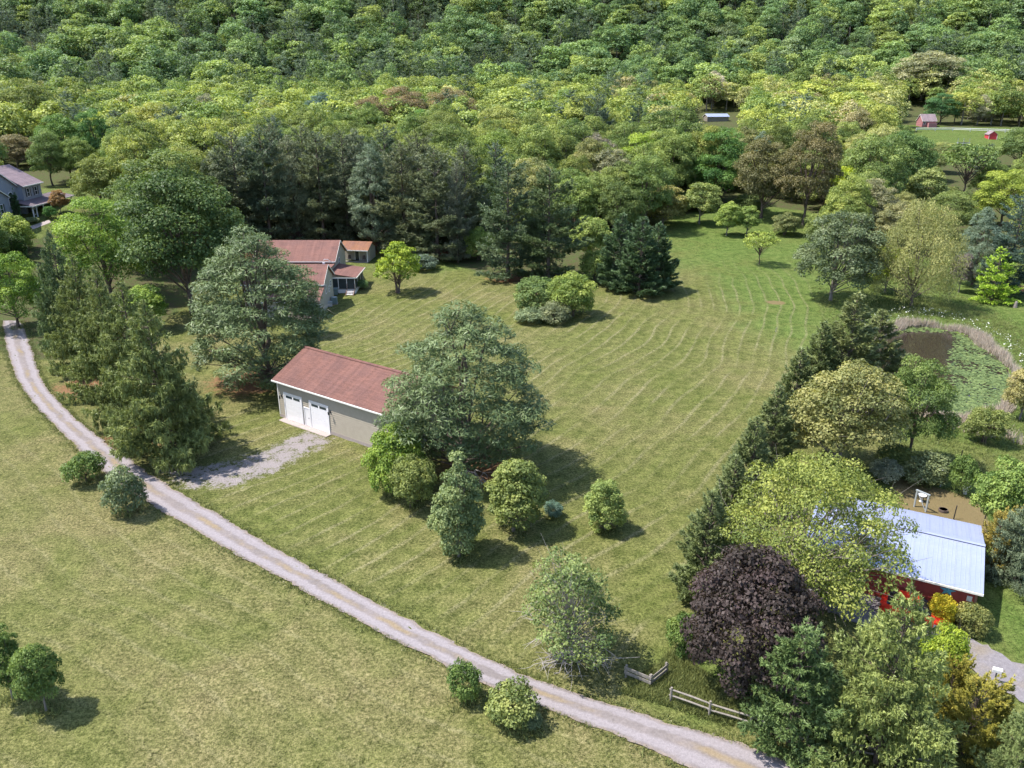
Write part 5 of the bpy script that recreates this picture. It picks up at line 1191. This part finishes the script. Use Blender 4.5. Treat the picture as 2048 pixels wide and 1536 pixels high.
MB().box(-.05, .05, -.05, .05, -.2, .95).build('post', M['weathered'], mbx)
MB().prism_x([(-.16, .95), (.16, .95), (.16, 1.12)] + [(.16 * math.cos(t), 1.12 + .16 * math.sin(t)) for t in np.linspace(.3, math.pi - .3, 6)] + [(-.16, 1.12)], -.34, .34).build('box', M['white'], mbx)
p = spot(1982, 1376); pl = empty('plant_pot', p); tag(pl, 'dark plant pot at the foot of the mailbox', 'pot')
MB().tube([(0, 0, -.02), (0, 0, .3), (0, 0, .3), (0, 0, .2)], [.16, .24, .2, .18], 12).build('pot', M['dark'], pl)
rs = random.Random(3)
for i, (u, v) in enumerate(((1921, 1250), (1928, 1254), (1916, 1256), (1934, 1259), (1924, 1261))):
    p = spot(u, v); me_ = MB(); n = 7
    me_.tube([(0, 0, -.1), (0, 0, .05), (0, 0, .16), (0, 0, .22)], [.16, .21, .15, .03], n)
    o = me_.build('rock', M['stone']); o.location = p; o.scale = (rs.uniform(.7, 1.3), rs.uniform(.6, 1.1), rs.uniform(.6, 1.1)); o.rotation_euler = (0, 0, rs.uniform(0, 3)); tag(o, ['largest', 'second', 'third', 'fourth', 'last'][i] + ' of the grey rocks edging the barn shrubs, counted from the barn', 'rock', 'rocks edging the barn shrubs')

# ------------------------------------------------------------------ far buildings
def cottage(name, u, v, w, d, he, hr, roofm, wallm, label, rz=0.0, cat='house'):
    p = spot(u, v); o = empty(name, p, rz); tag(o, label, cat)
    MB().prism_x([(0, -1), (d, -1), (d, he), (d / 2, hr), (0, he)], -w / 2, w / 2).build('wall', M[wallm], o)
    gable_roof(o, -w / 2 - .3, w / 2 + .3, 0, d, he, hr, M[roofm], .4); return o
c = cottage('far_house', 1857, 254, 6.5, 6, 3.0, 5.8, 'roof_blue', 'siding_mauve', 'small house with dusky pink roof beyond the far lawn')
MB().box(-1, 3.0, -2.0, -.05, -1, 1.9).build('lean_to', M['siding_mauve'], c); window(c, -2.2, 0, 1.2, .8, 1.0, '-y')
p = spot(1985, 279); rsd = empty('red_shed', p, R_(-14)); tag(rsd, 'small bright red shed with gable end on the far lawn', 'shed')
MB().prism([(-1.6, -.5), (1.6, -.5), (1.6, 2.1), (0, 3.3), (-1.6, 2.1)], 0, 6).build('wall', plain('bright_red_boards', (.50, .05, .07), .6), rsd)
for s in (-1, 1): roof_slope(rsd, [(s * 1.9, -.2, 1.95), (s * 1.9, 6.2, 1.95), (0, 6.2, 3.42), (0, -.2, 3.42)], M['roof_blue'], .1)
MB().box(-1.68, -1.5, -.06, .0, -.3, 2.1).box(1.5, 1.68, -.06, 0, -.3, 2.1).build('corner_board', M['white'], rsd); MB().box(-.6, .6, -.05, .0, 0, 1.9).build('door', plain('red_door', (.42, .04, .05), .6), rsd)
c = cottage('far_shed', 1436, 243, 11, 7, 2.4, 3.6, 'metal_roof', 'weathered', 'pale-roofed building among the trees of the far valley', .1, 'building')
p = spot(1926, 290); tr_ = empty('trampoline', p); tag(tr_, 'round grey netted trampoline on the far lawn', 'trampoline')
MB().tube([(0, 0, .8), (0, 0, .9)], 2.2, 18).build('mat', M['dark'], tr_)
MB().tube([(0, 0, .7), (0, 0, .95), (0, 0, .95), (0, 0, .7)], [2.5, 2.5, 2.2, 2.2], 18, cap=False).build('rim', M['steel'], tr_)
for i in range(6): a = i * math.pi / 3; MB().tube([(2.4 * math.cos(a), 2.4 * math.sin(a), -.2), (2.4 * math.cos(a), 2.4 * math.sin(a), 2.6)], .06, 5).build('pole', M['steel'], tr_)

# ------------------------------------------------------------------ pond plants, rough grass
rp = np.random.default_rng(21)
def pond_xy(n, lo, hi):
    a = rp.uniform(0, 2 * math.pi, n); d = np.sqrt(rp.uniform(lo ** 2, hi ** 2, n))
    al, pe = d * POND_A * np.cos(a), d * POND_B * np.sin(a)
    return np.stack([POND_C[0] + al * POND_AX[0] + pe * POND_AX[1], POND_C[1] + al * POND_AX[1] - pe * POND_AX[0]], -1)
q = pond_xy(26000, 0, .95); ow = poly_sd(q[:, 0], q[:, 1], np.array([spot(u, v)[:2] for u, v in ((1700, 664), (1790, 661), (1850, 662), (1890, 668), (1925, 684), (1915, 712), (1910, 745), (1895, 785), (1760, 760), (1700, 720))]))
open_n = vnoise(q[:, 0], q[:, 1], 2.4, .7)
q = q[(ow > -.3 + .9 * rp.normal(0, 1, len(q)).clip(-1, 1)) & ((open_n < .15) | (rp.uniform(0, 1, len(q)) < .3))][:6500]
n = len(q); ang = np.linspace(.35, 2 * math.pi - .35, 7); rad = rp.uniform(.10, .26, n); rot = rp.uniform(0, 6.28, n); tl = rp.normal(0, .10, (n, 2))
ring = np.stack([np.cos(ang[None] + rot[:, None]) * rad[:, None], np.sin(ang[None] + rot[:, None]) * rad[:, None]], -1)
zz = WATER_Z + .02 + rp.uniform(0, .05, (n, 1)) + (ring * tl[:, None]).sum(-1)
V = np.concatenate([np.concatenate([q[:, None], np.zeros((n, 1, 2)) + q[:, None]], 1)[:, :1], q[:, None] + ring], 1)
Z = np.concatenate([zz.mean(1, keepdims=True), zz], 1); V3 = np.concatenate([V, Z[..., None]], -1).reshape(-1, 3)
T = (np.arange(n)[:, None, None] * 8 + np.array([[0, i, i + 1] for i in range(1, 7)])[None]).reshape(-1, 3)
def stuff_leaf(name, c, val=.3, tr=.2):
    t = NT(name); tint = t.attr('tint').outputs['Fac']; cc = t.hsv(t.mix(0.0, c, c), t.math('ADD', t.math('MULTIPLY', tint, -.02), .5), 1.0, t.math('MAXIMUM', t.ramp(tint, -1, 1, 1 - val, 1 + val), .2))
    p = t.principled(cc, .55, .3); tn = t.n('ShaderNodeBsdfTranslucent'); t.l(cc, tn.inputs[0]); mx = t.n('ShaderNodeMixShader'); mx.inputs[0].default_value = tr; t.l(p, mx.inputs[1]); t.l(tn.outputs[0], mx.inputs[2]); return t.done(mx.outputs[0])
M['lily'] = stuff_leaf('lily_leaves', (.125, .175, .06), .45); M['reed'] = stuff_leaf('dry_reeds', (.47, .40, .32), .3); M['tall'] = stuff_leaf('rough_grass', (.165, .19, .06), .45); M['flower'] = stuff_leaf('white_flowers', (.75, .75, .70), .1)
tag(link('lily_pads', mesh_np('lily_pads', V3, tris=T, mat=M['lily'], attrs={'tint': ('FACE', np.repeat(rp.normal(0, .5, n), 6))})), 'green lily pads covering most of the pond', 'lily pads', kind='stuff')
def blades(name, xy, h, w, mat, label, cat, lean=.25, per=5, z=None, seed=1):
    r = np.random.default_rng(seed); n = len(xy) * per; i = np.repeat(np.arange(len(xy)), per)
    b = np.c_[xy[i] + r.normal(0, .10, (n, 2)), (ground(xy[:, 0], xy[:, 1]) if z is None else z)[i] - .03]
    hh_ = (h[i] if hasattr(h, '__len__') else h) * r.uniform(.55, 1.2, n); a = r.uniform(0, 6.28, n); L = r.normal(0, lean, (n, 2)) * hh_[:, None]
    dx = np.stack([np.cos(a), np.sin(a), np.zeros(n)], -1) * w * .5
    v = np.empty((n, 3, 3)); v[:, 0] = b - dx; v[:, 1] = b + dx; v[:, 2] = b + np.c_[L, hh_]
    return tag(link(name, mesh_np(name, v.reshape(-1, 3), tris=np.arange(n * 3).reshape(n, 3), mat=mat, attrs={'tint': ('FACE', r.normal(0, .5, n))})), label, cat, kind='stuff')
q = pond_xy(9000, .86, 1.14); qd = pond_d(q[:, 0], q[:, 1]) + .07 * vnoise(q[:, 0], q[:, 1], 2.6, .2); q = q[np.abs(qd - 1.0) < .06 + .05 * vnoise(q[:, 0], q[:, 1], 5, 1.2)]
tail = np.c_[rp.uniform(46, 60, 900), rp.uniform(66, 82, 900)]; tail = tail[np.abs((tail[:, 0] - 50.5) * .75 + (tail[:, 1] - 76) * .9) < 1.4]
q = np.vstack([q, tail]); z = np.maximum(ground(q[:, 0], q[:, 1]), WATER_Z - .1)
blades('reeds', q, 1.15, .085, M['reed'], 'pale dry reeds ringing the pond', 'reeds', .22, 6, z, 3)
q = pond_xy(1500, 1.12, 1.38); q = q[q[:, 1] > 96][:420]; z = ground(q[:, 0], q[:, 1]) + rp.uniform(.35, .8, len(q))
v, qq = leaf_quads(np.c_[q, z], unit(rp.normal(0, .4, (len(q), 3)) + [0, 0, 1]), .16, rp, 1.0, .0)
tag(link('wildflowers', mesh_np('wildflowers', v, quads=qq, mat=M['flower'], attrs={'tint': ('FACE', np.zeros(len(q)))})), 'scattered white wildflowers behind the reeds', 'flowers', kind='stuff')
# rough grass: pond bank, fence corner, lane verge, feet of the trees
Q = [pond_xy(9000, 1.1, 1.75)]
fc = np.array([spot(u, v)[:2] for u, v in ((1240, 1385), (1350, 1300), (1480, 1400), (1540, 1465), (1420, 1440), (1300, 1400))]); c = rp.uniform(fc.min(0), fc.max(0), (9000, 2)); Q.append(c[poly_sd(c[:, 0], c[:, 1], fc) < 0])
ri = rp.integers(0, _n, 5000); e = np.where((rp.uniform(0, 1, 5000) < .5)[:, None], ru[ri] + (ru[ri] - rl[ri]) * rp.gamma(1.2, .10, 5000)[:, None], rl[ri] - (ru[ri] - rl[ri]) * rp.gamma(1.2, .10, 5000)[:, None]); Q.append(e)
for o in [o for o in col.objects if o.type == 'EMPTY' and o.get('category') in ('tree', 'shrub') and o.location.y < 135]:
    k = 60; a = rp.uniform(0, 6.28, k); d = rp.uniform(.1, .9, k) * (1.2 + .2 * o.scale.x); Q.append(np.c_[o.location.x + np.cos(a) * d, o.location.y + np.sin(a) * d])
e = np.c_[rp.uniform(34, 80, 12000), rp.uniform(84, 140, 12000)]; e = e[(pond_d(e[:, 0], e[:, 1]) > 1.2) & (poly_sd(e[:, 0], e[:, 1], LAWN) > .5)]; Q.append(e)
HQ = np.concatenate([np.full(len(a), .16 if j == 2 else .32) for j, a in enumerate(Q)]); Q = np.vstack(Q)
blades('rough_grass', Q, HQ, .05, M['tall'], 'tufts of longer grass along the lane, pond and tree feet', 'grass', .45, 5, None, 5)
